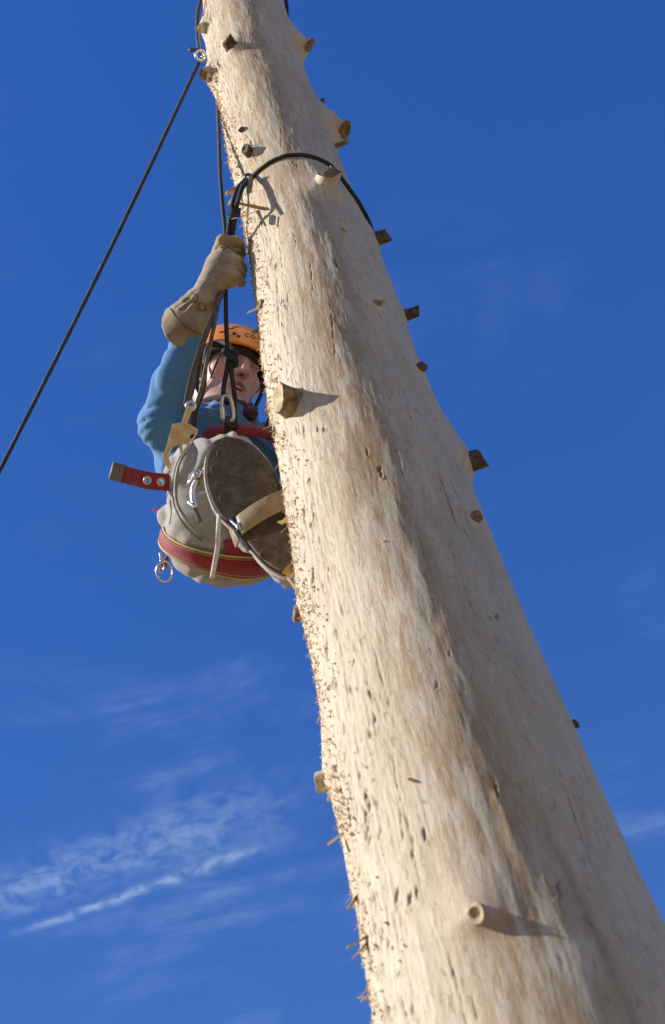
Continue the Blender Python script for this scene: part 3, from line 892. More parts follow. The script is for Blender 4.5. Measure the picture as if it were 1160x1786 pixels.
def folds(P, a, b, freq, amp, side, seed):
    """cross folds along a limb, strongest on one side"""
    a = np.array(a, np.float32); b = np.array(b, np.float32); ba = b - a; L_ = float(np.linalg.norm(ba)); ba = ba / L_
    t = (P - a) @ ba; q = P - a - t[:, None] * ba; s = q @ np.array(side, np.float32)
    b_ = np.cross(ba, np.array(side, np.float32)); s2 = q @ b_.astype(np.float32)
    wv = np.sin(freq * t + 30 * s + 18 * s2 + 2.4 * np.sin(freq * .31 * t + 25 * s - 20 * s2 + seed) + seed)
    return 1.35 * amp * (.5 - np.abs(wv) ** .55) * np.clip(.40 + s * 14, 0.10, 1)


outer = tuple((-rt * .9 + up * .3).normalized())


BELTZ = shift((0, 0, 3.958)).z


def jumper_sdf(P):
    d = torso_sdf(P, .0)
    hemcut = (P @ np.array((0.0, 0.0, 1.0), np.float32)) - (NECK.z + .012)
    d = smax(d, hemcut * .9, .015)
    d += .0035 * np.sin(P[:, 0] * 95 + 2 * np.sin(P[:, 2] * 60)) * np.sin(P[:, 2] * 40 + P[:, 0] * 60)
    e = None
    for a, b, ra, rb in R_ARM:
        q = cone(P, a, b, ra, rb); e = q if e is None else smin(e, q, .02)
    e = e + folds(P, ELR, R_ARM[-1][1], 70, .0060, outer, .6)
    d = smin(d, e, .028)
    for a, b, ra, rb in L_ARM:
        d = smin(d, cone(P, a, b, ra, rb), .025)
    neckhole = cone(P, NECK + Vector((0, 0, -.02)), NECK + Vector((0.01, 0, .12)), .052, .062)
    d = smax(d, -neckhole, .008)
    # thin shirt body below the belt is covered by the trousers
    d = smax(d, (BELTZ - .13 - P[:, 2]), .01)
    return d


JV, JF = snet(jumper_sdf, rng_axis(-.62, .14, .0062), rng_axis(-.14, .56, .0062), rng_axis(3.88, 4.46, .0062))
mesh('jumper', JV, JF, M_jumper, person)


def trouser_sdf(P):
    d = legs_sdf(P, 0)
    q = P - np.array(KNR, np.float32)
    w_ = np.sin(q @ np.array(rt * 48 + up * 40, np.float32) + 2.2 * np.sin(q @ np.array(up * 45 - rt * 30 - fw * 20, np.float32)))
    w2 = np.sin(q @ np.array(rt * 38 - up * 120 + fw * 20, np.float32) + 2 * np.sin(q @ np.array(rt * 60 + up * 25, np.float32)) + 1)
    d = d - .0095 * np.abs(w_) ** .65 * np.clip(.35 + (q @ np.array(up, np.float32) + .06) * 9, .12, 1) + .0022 * w2 * np.abs(w2)
    d = smax(d, P[:, 2] - BELTZ - .007, .008)
    return d


PV, PFc = snet(trouser_sdf, rng_axis(-.62, .16, .0060), rng_axis(-.12, .56, .0060), rng_axis(3.48, 4.16, .0060))
trousers = mesh('trousers', PV, PFc, M_trous, person)
B_tr = bvh_of(PV, PFc)


def on_trousers(pts, off=.003, n=40):
    out = []
    P2 = spline([Vector((x, y, 0)) for x, y in pts], n)
    for x, y, _ in P2:
        h, nn = cast(B_tr, x, y)
        if h is not None:
            out.append(h + nn * off)
    return np.array([tuple(p) for p in out])


for pts, r_ in (([(336, 772), (314, 806), (306, 848), (311, 884), (329, 914), (356, 938), (386, 950)], .0022), ([(331, 773), (309, 808), (301, 850), (306, 887), (324, 919), (352, 943)], .0010), ([(301, 850), (293, 862), (288, 880)], .0010), ([(297, 872), (299, 896), (296, 915)], .0010)):
    C = on_trousers(pts, .0006)
    if len(C) > 6:
        tube('seam', C, r_, M_seam if r_ < .002 else M_trous, trousers, sides=8)

# collar and scarf
cc = [NECK + Vector((.076 * math.cos(t) - .012, .074 * math.sin(t), .012 + .010 * math.sin(t))) for t in np.linspace(0, 2 * math.pi, 40, endpoint=False)]
tube('collar', np.array([tuple(p) for p in cc]), .0105, M_collar, person, closed=True, flat=1.5, hint=(0, 0, 1))


def scarf_sdf(P):
    c = NECK + Vector((0.0, -.005, -.020)); q = P - np.array(c, np.float32)
    ring = np.sqrt((np.sqrt(q[:, 0] ** 2 + q[:, 1] ** 2) - .064) ** 2 + (q[:, 2] * .9) ** 2) - .017
    d = smin(ring, cone(P, c + Vector((.05, -.03, .01)), c + Vector((.080, -.060, -.060)), .024, .016), .015)
    return d + .004 * np.sin(P[:, 0] * 160 + 2 * np.sin(P[:, 2] * 120)) * np.sin(P[:, 1] * 130)


V, F = snet(scarf_sdf, rng_axis(NECK.x - .12, NECK.x + .13, .005), rng_axis(NECK.y - .13, NECK.y + .12, .005), rng_axis(NECK.z - .15, NECK.z + .04, .005))
mesh('scarf', V, F, M_scarf, person)

# ------------------------------------------------------------------ gauntlet glove
CUF = at0(321, 566, -.02)
axg = (WRR - CUF).normalized()
gx = (at0(285, 533, -.02) - at0(356, 597, -.02)).normalized()      # across the cuff
gx = (gx - axg * gx.dot(axg)).normalized(); gz = axg.cross(gx)
GM = [tuple(gx), tuple(gz), tuple(axg)]
RTOP, RBOT = at0(399, 414, -.045), at0(394, 514, -.035)                # the ropes run through the fist
rax = (RTOP - RBOT).normalized(); hx = (rt - rax * rt.dot(rax)).normalized(); hz = hx.cross(rax)
if hz.dot(fw) > 0:
    hz = -hz                                                       # towards the camera


def hp(x, t, z):
    return RBOT + rax * t + hx * x + hz * z


GL = (RTOP - RBOT).length


GSG = 1.0 if gz.dot(fw) < 0 else -1.0


def glove_sdf(P):
    q = (P - np.array(CUF, np.float32)) @ np.array(GM, np.float32).T
    L_ = float((WRR - CUF).length); t = q[:, 2] / L_; tc_ = np.clip(t, -.05, 1.1)
    rx = .072 - .037 * np.clip(tc_, 0, 1.1) ** .85; rz = .050 - .020 * np.clip(tc_, 0, 1.1)
    k = np.sqrt((q[:, 0] / rx) ** 2 + (q[:, 1] / rz) ** 2)
    phi = np.arctan2(q[:, 1] * GSG, q[:, 0])
    pl_ = np.abs(np.sin(3.6 * phi + 1.2 * np.sin(t * 3.2 + .4) + .5)) ** 1.4
    pleat = (.012 * (pl_ - .6) + .003 * np.sin(9 * phi + 7 * t)) * np.clip(t * 1.9 - .12, 0, 1) * np.clip(1.5 - t, 0, 1)
    tubed = (k - 1) * np.minimum(rx, rz) + pleat
    outer_ = smax(smax(tubed, -(q[:, 2] + .010 - .78 * q[:, 0] + .55 * GSG * q[:, 1] + 3.5 * (.045 ** 2 - q[:, 0] ** 2)), .003), q[:, 2] - L_ * 1.15, .01)
    hole = smax(tubed + .0075, q[:, 2] - L_ * .75, .006)
    d = smax(outer_, -hole, .002)
    for ph0, ph1, ra_, rb_ in ((18, 10, .007, .003), (48, 34, .008, .0035), (80, 62, .0075, .003), (108, 96, .006, .003)):
        sp_ = []
        for tt_, pp in ((1.0, ph0), (.22, ph1)):
            r0_, r1_ = .066 - .031 * tt_ ** .85, .050 - .020 * tt_
            sp_.append(CUF + axg * (L_ * tt_) + gx * (r0_ * math.cos(R(pp))) + gz * (GSG * r1_ * math.sin(R(pp))))
        d = smin(d, cone(P, sp_[0], sp_[1], ra_, rb_), .005)
    d = smin(d, cone(P, WRR, hp(-.016, GL * .46, .000), .034, .038), .02)
    palm = ell(P, hp(-.006, GL * .44, .008), (.042, .054, .033), [tuple(hx), tuple(rax), tuple(hz)])
    d = smin(d, palm, .022)
    d = smin(d, ell(P, hp(.006, GL * .17, .016), (.026, .028, .022), [tuple(hx), tuple(rax), tuple(hz)]), .016)
    # four curled fingers, index on top
    f_ = None
    for i, (tf, rf, ex) in enumerate(((.75, .0165, .002), (.58, .0155, .004), (.42, .0150, .001), (.27, .0135, -.004))):
        k0, k1, k2, k3 = hp(-.026, GL * tf, -.006), hp(-.012, GL * tf + .006, .026), hp(.022 + ex, GL * tf + .001, .024), hp(.030 + ex, GL * tf - .004, -.006)
        g = smin(cone(P, k0, k1, rf * 1.08, rf), cone(P, k1, k2, rf, rf * .96), .006)
        g = smin(g, cone(P, k2, k3, rf * .95, rf * .85), .006)
        if i > 0:
            g = g + .0035                       # tucked under the heel of the hand, from below only the index shows
        f_ = g if f_ is None else smin(f_, g, .0022)
    d = smin(d, f_, .002)
    # thumb, off the side of the palm
    th_ = smin(cone(P, hp(-.004, GL * .52, -.018), hp(.028, GL * .62, -.022), .017, .015), cone(P, hp(.028, GL * .62, -.022), hp(.040, GL * .44, -.004), .0145, .0115), .008)
    d = smin(d, th_, .004)
    d = smax(d, -cone(P, hp(-.018, GL * .615, .046), hp(.040, GL * .60, .030), .0045, .0055), .004)
    tips = None
    for tf, rf in ((.47, .0135), (.33, .013), (.20, .012)):
        g = cone(P, hp(.026, GL * tf, .020), hp(.036, GL * tf + .004, -.004), rf, rf)
        tips = g if tips is None else smin(tips, g, .002)
    d = smin(d, tips, .0025)
    d = smax(d, -ell(P, hp(.030, GL * .565, .020), (.011, .009, .016), [tuple(hx), tuple(rax), tuple(hz)]), .004)
    return d + .0005 * np.sin(P[:, 0] * 210 + 2 * np.sin(P[:, 2] * 150)) * np.sin(P[:, 1] * 190 + P[:, 2] * 90)


mn = np.min([tuple(CUF), tuple(RTOP), tuple(RBOT), tuple(WRR)], 0) - .09; mx = np.max([tuple(CUF), tuple(RTOP), tuple(RBOT), tuple(WRR)], 0) + .09
GV, GF = snet(glove_sdf, *[rng_axis(mn[k], mx[k], .0034) for k in range(3)])
glove = mesh('glove', GV, GF, M_glove, person)
B_gl = bvh_of(GV, GF)


def on_glove(pts, off=.0008, n=24):
    P2 = spline([Vector((x, y, 0)) for x, y in pts], n); out = []
    for x, y, _ in P2:
        h, nn = cast(B_gl, x, y)
        if h is not None:
            out.append(tuple(h + nn * off))
    return np.array(out)


for pts in ([(296, 536), (309, 556), (329, 573), (352, 584)], [(349, 527), (357, 531), (358, 539), (350, 542), (346, 536), (349, 527)], [(335, 512), (345, 518), (341, 528), (334, 521)], [(386, 437), (398, 432), (412, 438)]):
    C = on_glove(pts)
    if len(C) > 5:
        tube('stitching', C, .0011, M_gstitch, glove, sides=6)
# the other glove grips the far side of the trunk
g2 = glove.copy(); g2.data = glove.data; COL.objects.link(g2); g2.parent = person
g2.matrix_parent_inverse = Matrix.Translation(-Vector(person.location))
g2.matrix_basis = Matrix.Translation(HNL) @ Matrix.Rotation(R(155), 4, 'Z') @ Matrix.Diagonal((-1, 1, 1, 1)) @ Matrix.Translation(-HND)

# ------------------------------------------------------------------ boot


def bl(px, py):
    """photo position on the sole plane, as (length, width) in metres"""
    d = ray(px, py); p = CAM + d * ((s_mid - CAM).dot(e_n) / d.dot(e_n)); return (p - s_mid).dot(e_l), (p - s_mid).dot(e_w)


def bp(l, w_, h):
    return s_mid + e_l * l + e_w * w_ + e_n * h


outl = [(395, 761), (372, 772), (360, 796), (357, 828), (362, 858), (374, 888), (392, 910), (411, 926), (430, 950), (454, 977), (474, 993), (496, 1003), (512, 990), (522, 955), (517, 915), (503, 888), (492, 862), (482, 830), (466, 802), (444, 778), (420, 765)]
o2 = np.array([bl(*p) for p in outl])
o2 = spline([Vector((a, b, 0)) for a, b in list(o2) + [o2[0]]], 97)[:-1, :2]
no = len(o2); cen = o2.mean(0)


def slab(name, loop, h0, h1, mat, parent, bev=.002, scale_top=1.0):
    c_ = loop.mean(0); n_ = len(loop)
    V = [tuple(bp(l, w_, h0)) for l, w_ in loop] + [tuple(bp(*(c_ + (np.array((l, w_)) - c_) * scale_top), h1)) for l, w_ in loop]
    F = [tuple(range(n_))[::-1], tuple(range(n_, 2 * n_))] + [(i, (i + 1) % n_, (i + 1) % n_ + n_, i + n_) for i in range(n_)]
    o = mesh(name, V, F, mat, parent, smooth=False)
    bm = bmesh.new(); bm.from_mesh(o.data); bmesh.ops.recalc_face_normals(bm, faces=bm.faces); bm.to_mesh(o.data); bm.free()
    return bevel(o, bev, 2)


boot = empty('boot', (0, 0, 0)); boot.parent = person; boot.matrix_parent_inverse = Matrix.Translation(-Vector(person.location))
la = bl(452, 915)[0]                                             # where the arch strap crosses
l_heel = bl(446, 944)[0]; l_fore = bl(430, 900)[0]
welt = slab('welt', cen + (o2 - cen) * 1.035, -.017, -.006, M_rim, boot, .0025)
sole = slab('sole', o2, -.012, .0, M_sole, boot, .002)


def clip_loop(loop, keep, at_l):
    out = []
    for i in range(len(loop)):
        a, b = loop[i], loop[(i + 1) % len(loop)]; ka, kb = keep(a[0]), keep(b[0])
        if ka:
            out.append(a)
        if ka != kb:
            t = (at_l - a[0]) / (b[0] - a[0]); out.append(a + (b - a) * t)
    return np.array(out)


inner = cen + (o2 - cen) * .965
fore = clip_loop(inner, lambda l: l > l_fore, l_fore); heel = clip_loop(inner, lambda l: l < l_heel, l_heel)
slab('sole_forefoot', fore, -.002, .007, M_sole, boot, .002, .985)
slab('sole_heel', heel, -.002, .017, M_sole, boot, .003, .97)


def inside(p, loop):
    x, y = p; c_ = False
    for i in range(len(loop)):
        (x1, y1), (x2, y2) = loop[i], loop[i - 1]
        if (y1 > y) != (y2 > y) and x < (x2 - x1) * (y - y1) / (y2 - y1) + x1:
            c_ = not c_
    return c_


lug_r = .0165; k = 0; fs = fore.mean(0) + (fore - fore.mean(0)) * .86; hs = heel.mean(0) + (heel - heel.mean(0)) * .80
for loop, h0 in ((fs, .007), (hs, .017)):
    lo, hi = loop.min(0), loop.max(0)
    row = 0; l = lo[0]
    while l < hi[0]:
        x = lo[1] + (lug_r * 1.25 if row % 2 else 0)
        while x < hi[1]:
            jl, jx = l + rng.normal(0, .002), x + rng.normal(0, .002)
            if inside((jl, jx), loop):
                rr_ = lug_r * rng.uniform(.62, .95)
                lg = torus('lug', bp(jl, jx, h0 + .0002), e_n, rr_, .0016, M_lug, boot, seg=20)
                if rng.random() < .6:
                    torus('lug', bp(jl, jx, h0 + .0001), e_n, rr_ * .42, .0014, M_lug, boot, seg=14)
            x += lug_r * 2.5
        l += lug_r * 2.15; row += 1


def upper_sdf(P):
    q = P - np.array(s_mid, np.float32); l = q @ np.array(e_l, np.float32); x = q @ np.array(e_w, np.float32); h = -(q @ np.array(e_n, np.float32))
    o_ = np.array(o2)
    lim = (o_[:, 0].min(), o_[:, 0].max())
    ls = np.linspace(lim[0] + .002, lim[1] - .002, 40); wl = []; wr = []
    for v in ls:
        w_ = []
        for i in range(no):
            a, b = o2[i - 1], o2[i]
            if (a[0] - v) * (b[0] - v) < 0:
                w_.append(a[1] + (b[1] - a[1]) * (v - a[0]) / (b[0] - a[0]))
        wl.append(max(w_)); wr.append(min(w_))
    cw = np.interp(l, ls, (np.array(wl) + np.array(wr)) / 2); hwid = np.interp(l, ls, (np.array(wl) - np.array(wr)) / 2)
    mid = (lim[0] + lim[1]) / 2; hl = (lim[1] - lim[0]) / 2
    ht = .055 + .055 * np.clip((mid + .02 - l) / .16, 0, 1)
    k_ = np.sqrt(((x - cw) / (hwid * (1.02 - 1.2 * np.clip(h - .03, 0, .2)))) ** 2 + (np.clip(h, 0, 1) / ht) ** 3)
    d = (k_ - 1) * np.minimum(hwid, .05) * .8
    d = smax(d, np.abs(l - mid) - hl * .995, .02); d = smax(d, .008 - h, .003)
    shaft = cone(P, ANK + e_n * .03, ANK - e_n * .06 + e_w * .015, .048, .052)
    d = smin(d, shaft, .03)
    return d + .0022 * np.sin(l * 130 + 2 * np.sin(x * 90)) * np.sin(h * 150)


cb = s_mid
V, F = snet(upper_sdf, rng_axis(cb.x - .20, cb.x + .20, .006), rng_axis(cb.y - .20, cb.y + .30, .006), rng_axis(cb.z - .22, cb.z + .30, .006))
upper = mesh('upper', V, F, M_boot, boot)
# arch strap under the boot with its buckles
pl, pr = bl(421, 919), bl(505, 872)
st = []
for f in np.linspace(-.22, 1.12, 26):
    l = pl[0] + (pr[0] - pl[0]) * f; x = pl[1] + (pr[1] - pl[1]) * f
    h = .012 + .010 * math.sin(math.pi * min(max(f, 0), 1)) - (.10 * (f - 1) if f > 1 else 0) - (.20 * -f if f < 0 else 0)
    st.append(tuple(bp(l, x, h)))
ribbon('arch_strap', st, tuple(e_l), .0225, .004, M_tan, boot)


def bar(name, pts, r_, mat, parent, n=16, **kw):
    return tube(name, spline(pts, n), r_, mat, parent, **kw)


def sidep(px, py, h):
    """point at height h above (behind) the sole, seen at px,py"""
    d = ray(px, py); o_ = s_mid - e_n * h; return CAM + d * ((o_ - CAM).dot(e_n) / d.dot(e_n))


bar('buckle', [sidep(398, 903, .0), sidep(410, 914, -.006), sidep(418, 921, -.010)], .0045, M_steel, boot)
torus('buckle', sidep(419, 917, -.012), e_n, .008, .0022, M_steel, boot, sx=.7)
bar('buckle', [sidep(412, 926, -.004), sidep(424, 945, -.004), sidep(436, 958, -.002)], .005, M_dark, boot)
bar('spur_shank', [sidep(344, 836, .03), sidep(337, 850, .035), sidep(336, 868, .035), sidep(340, 884, .03)], .0055, M_steel, boot)
bar('spur_shank', [sidep(352, 828, .024), sidep(345, 823, .03), sidep(337, 838, .035), sidep(331, 842, .04)], .0075, M_steel, boot)
torus('buckle', sidep(344, 826, .020), e_n, .0085, .0028, M_steel, boot, sx=.75)
bar('buckle', [sidep(329, 876, .035), sidep(336, 881, .028), sidep(341, 884, .026)], .0042, M_steel, boot)
ribbon('ankle_strap', spline([sidep(334, 842, .052), sidep(346, 838, .034), sidep(358, 812, .018)], 12), tuple(e_l), .011, .003, M_tan, boot)
ribbon('ankle_strap', spline([sidep(338, 884, .036), sidep(344, 898, .032), sidep(350, 910, .030)], 12), tuple(e_w), .005, .003, M_seam, boot)
C = spline([sidep(383, 893, .004), sidep(381, 920, -.004), sidep(380, 950, .004), sidep(374, 985, .012), sidep(370, 1008, .014)], 30)
ribbon('strap_tail', C, tuple(e_w), .0050, .0035, M_rim, boot)
# far boot, against the other side of the trunk
b2 = empty('boot', (0, 0, 0)); b2.parent = person; b2.matrix_parent_inverse = Matrix.Translation(-Vector(person.location))
b2.matrix_basis = Matrix.Translation((.17, .37, -.04)) @ Matrix.Translation(s_mid) @ Matrix.Rotation(R(35), 4, 'X') @ Matrix.Translation(-s_mid)
for ch in list(boot.children):
    if ch.name.split('.')[0] in ('welt', 'sole', 'sole_forefoot', 'sole_heel', 'upper', 'arch_strap'):
        c2 = ch.copy(); COL.objects.link(c2); c2.parent = b2; c2.matrix_parent_inverse = Matrix.Identity(4)

# ------------------------------------------------------------------ helmet
helmet = empty('climbing_helmet', tuple(HEAD))
tag(helmet, 'orange climbing helmet with black chin straps on the climber', 'helmet')
HC = (0, -.012, .030); HR = np.array((.108, .134, .106))


def helm_pt(az, el_, s=1.0):
    return hw(HC[0] + HR[0] * s * math.cos(el_) * math.sin(az), HC[1] + HR[1] * s * math.cos(el_) * math.cos(az), HC[2] + HR[2] * s * math.sin(el_))


def el_min(az):
    c_ = math.cos(az); return R(2) * max(c_, 0) + R(-34) * max(-c_, 0) ** 1.3 + R(-2) * abs(math.sin(az))


V, F, na, ne = [], [], 72, 20
for sc_ in (1.0, .955):
    for i in range(na):
        az = 2 * math.pi * i / na
        for j in range(ne + 1):
            e0 = el_min(az); e_ = e0 + (math.pi / 2 - e0) * j / ne
            s = sc_ * (1 + (.022 * max(0, 1 - j / 1.5) if sc_ == 1 else 0) + .012 * math.cos(az * 2) * math.cos(e_) ** 2 + .008 * max(0, math.cos(6 * az)) * math.sin(2 * e_) ** 2)
            V.append(tuple(helm_pt(az, e_, s)))
m_ = ne + 1; half = na * m_; fm = []
for i in range(na):
    i2 = (i + 1) % na
    for j in range(ne):
        F.append((i * m_ + j, i2 * m_ + j, i2 * m_ + j + 1, i * m_ + j + 1)); fm.append(0)
        F.append((half + i * m_ + j, half + i * m_ + j + 1, half + i2 * m_ + j + 1, half + i2 * m_ + j)); fm.append(1)
    F.append((i * m_, half + i * m_, half + i2 * m_, i2 * m_)); fm.append(0)
shell = mesh('shell', V, F, None, helmet, mats=[M_orange, M_foam], fmat=fm)
# padded headband below the rim
hb = [hw(.088 * math.sin(a), -.012 + .112 * math.cos(a), .026 + .012 * math.cos(a) - .012) for a in np.linspace(0, 2 * math.pi, 56, endpoint=False)]
tube('headband', np.array([tuple(p) for p in hb]), .007, M_foam, helmet, closed=True, flat=1.3, hint=tuple(hU))
hb = [hw(.103 * math.sin(a), -.014 + .122 * math.cos(a), -.044) for a in np.linspace(R(95), R(265), 44)]
tube('nape_band', np.array([tuple(p) for p in hb]), .010, M_orange, helmet, flat=1.5, hint=tuple(hU), sides=12)
B_h = None


def on_shell(px, py, off):
    global B_h
    if B_h is None:
        B_h = bvh_of([v for v in V_sh], F_sh)
    return cast(B_h, px, py)


V_sh, F_sh = V, F
for (px, py, a_, b_) in [(409, 582, .0065, .0055), (416, 586.5, .006, .005), (402, 573, .011, .003), (411, 570.5, .010, .0028), (387, 579, .009, .003)]:
    h, nn = on_shell(px, py, 0)
    if h is None:
        continue
    t1 = (rt - nn * rt.dot(nn)).normalized(); t2 = nn.cross(t1)
    pts = [h + nn * .0006 + t1 * (a_ * math.cos(t)) + t2 * (b_ * math.sin(t)) for t in np.linspace(R(20), R(380), 6, endpoint=False)]
    extrude_poly('vent', pts, nn, .003, M_foam, helmet, .0006)


def letter(ch, px, py, size):
    h, nn = on_shell(px, py, 0)
    if h is None:
        return
    if nn.dot(ray(px, py)) > 0:
        nn = -nn
    V, F = [], []
    a0_, a1_ = (R(50), R(310)) if ch == 'C' else (0, R(360))
    for t in np.linspace(a0_, a1_, 25):
        for k_ in (.5, .32):
            V.append((size * k_ * .85 * math.cos(t), size * k_ * math.sin(t), 0))
    F = [(2 * k_, 2 * k_ + 2, 2 * k_ + 3, 2 * k_ + 1) for k_ in range(24)]
    o = mesh('lettering', V, F, M_letter); o.parent = helmet
    t1 = (rt * .97 - up * .22); t1 = (t1 - nn * t1.dot(nn)).normalized(); t2 = nn.cross(t1)
    p = h + nn * .0008 - Vector(helmet.location)
    o.matrix_basis = Matrix(((t1.x, t2.x, nn.x, p.x), (t1.y, t2.y, nn.y, p.y), (t1.z, t2.z, nn.z, p.z), (0, 0, 0, 1)))


letter('C', 432, 584.5, .017); letter('O', 441, 587, .017)
# chin straps
for sx in (-1, 1):
    tube('chin_strap', spline([hw(sx * .092, .035, .030), hw(sx * .084, .030, -.045), hw(sx * .070, .034, -.092), hw(sx * .036, .058, -.134), hw(0, .066, -.142)], 30), .0055, M_foam, helmet, flat=.45, hint=tuple(hX))
    tube('chin_strap', spline([hw(sx * .095, -.055, .0), hw(sx * .090, .0, -.045), hw(sx * .074, .030, -.085)], 20), .005, M_foam, helmet, flat=.45, hint=tuple(hX))
extrude_poly('strap_buckle', [hw(-.072 + a, .036, -.072 + b) for a, b in ((-.011, -.016), (.011, -.016), (.013, .012), (-.011, .014))], -hX, .010, M_dark, helmet, .002)
torus('adjuster', hw(-.094, -.045, -.024), -hX, .012, .004, M_redplastic, helmet)

# ------------------------------------------------------------------ harness
harness = empty('climbing_harness', tuple(PEL))
tag(harness, 'dark red webbing climbing saddle with belt and seat strap', 'harness')


def seat_pt(t, dv, g=.004):
    v = .006 - .058 * math.sin(t) - .024 * math.cos(t) + dv
    k = math.sqrt(max(.05, 1 - (v / .106) ** 2)); a = (.147 + .006) * k + g; c_ = (.135 + .006) * k + g
    return PEL + rt * (a * math.cos(t)) + up * v - fw * (c_ * math.sin(t))


V, F, uv, ns = [], [], [], 120
for i in range(ns):
    t = 2 * math.pi * i / ns
    hwd = .021 + .006 * (math.cos(t) + 1) / 2
    for dv, g in ((-hwd, .006), (-hwd, .0105), (0, .0115), (hwd, .0105), (hwd, .006), (0, .005)):
        V.append(tuple(seat_pt(t, dv, g)))
for i in range(ns):
    for k in range(6):
        F.append((i * 6 + k, ((i + 1) % ns) * 6 + k, ((i + 1) % ns) * 6 + (k + 1) % 6, i * 6 + (k + 1) % 6))
seat = mesh('seat_strap', V, F, M_red, harness)
for sgn in (-1, 1):
    C = [seat_pt(t, sgn * (.021 + .006 * (math.cos(t) + 1) / 2), .0095) for t in np.linspace(0, 2 * math.pi, 120, endpoint=False)]
    tube('piping', np.array([tuple(p) for p in C]), .0028, M_piping, seat, closed=True, sides=8)
for sgn in (-1, 1):
    C = [seat_pt(t, sgn * (.015 + .006 * (math.cos(t) + 1) / 2), .0112) for t in np.linspace(0, 2 * math.pi, 160, endpoint=False)]
    tube('stitching', np.array([tuple(p) for p in C]), .0008, M_piping, seat, closed=True, sides=6)
B_seat = bvh_of(V, F)


def disc(name, c, nn, r_, mat, parent, h=.003, ring=False):
    a = nn.orthogonal().normalized(); b = nn.cross(a); V = []; F = []; k = 20
    for (f, hh) in ((1.0, 0), (1.0, h * .5), (.82, h), (.45, h * .8), (.3, h * .45)):
        V += [tuple(c + (a * math.cos(q) + b * math.sin(q)) * (r_ * f) + nn * hh) for q in np.linspace(0, 2 * math.pi, k, endpoint=False)]
    V.append(tuple(c + nn * h * .4))
    for i in range(4):
        F += [(i * k + j, i * k + (j + 1) % k, (i + 1) * k + (j + 1) % k, (i + 1) * k + j) for j in range(k)]
    F += [(4 * k + j, 4 * k + (j + 1) % k, 5 * k) for j in range(k)]
    return mesh(name, V, F, mat, parent)


for px, py in ((402, 981), (442, 985)):
    h, nn = cast(B_seat, px, py)
    if h is not None:
        disc('rivet', h, nn, .0078, M_copper, seat)
# stitched patch above the band, half under the boot
Cp = []
for f in np.linspace(0, 1, 14):
    Cp.append(tuple(at(398 + 78 * f, 952 + 26 * f, .03 + .02 * f)))
ribbon('seat_patch', on_trousers([(392, 955), (420, 955), (450, 962), (478, 975)], .005, 18) if len(on_trousers([(392, 955), (420, 955), (450, 962), (478, 975)], .005, 18)) > 8 else Cp, tuple(up), .018, .005, M_red, harness)
# waist belt: a horizontal ring round the waist
BC = shift((-.292, .168, 3.958))


def belt_pt(t, dv, g):
    return BC + Vector(((.156 + g) * math.cos(t), (.126 + g) * math.sin(t), dv - .030 * math.cos(t)))


V, F, ns = [], [], 100
for i in range(ns):
    t = 2 * math.pi * i / ns
    for dv, g in ((-.022, 0), (-.022, .004), (0, .0048), (.022, .004), (.022, 0), (0, -.001)):
        V.append(tuple(belt_pt(t, dv, g)))
for i in range(ns):
    for k in range(6):
        F.append((i * 6 + k, ((i + 1) % ns) * 6 + k, ((i + 1) % ns) * 6 + (k + 1) % 6, i * 6 + (k + 1) % 6))
mesh('waist_belt', V, F, M_red, harness)
# upright red riser from seat strap to belt on the near hip
ribbon('riser', spline([at(332, 762, .03), at(330, 790, .04), at(322, 830, .06)], 12), tuple(rt), .019, .005, M_red, harness)
# belt tongue standing out to the left, with two eyelets
tp = [(302, 842), (281, 840.5), (258, 838), (236, 833), (214, 826.5), (194, 820.5)]
TC = [at(x, y, .03 - .02 * (302 - x) / 108) for x, y in tp]
TC = spline(TC, 40); tsd = np.array(up * 1.0 + rt * .14); tongue_n = 40
EY = [(281, 840.5), (258, 838)]
T, _, _ = frames(TC); S = np.broadcast_to(tsd, TC.shape) - T * np.sum(tsd * T, 1)[:, None]; S /= np.linalg.norm(S, axis=1)[:, None]; Nn = np.cross(T, S)
sl_ = np.r_[0, np.cumsum(np.linalg.norm(np.diff(TC, axis=0), axis=1))]


def tpt(s, x, h):
    f = lambda A: np.array([np.interp(s, sl_, A[:, k]) for k in range(3)])
    return tuple(f(TC) + f(S) * x + f(Nn) * h)


hw_t = .0195; s_cut = sl_[-1] - .034
eys = [float(sl_[np.argmin([abs(project(np.array(p))[0] - e[0]) for p in TC])]) for e in EY]
V, F = [], []


def add_quadpatch(P4):
    o_ = len(V); V.extend(P4); F.append(tuple(range(o_, o_ + len(P4))))


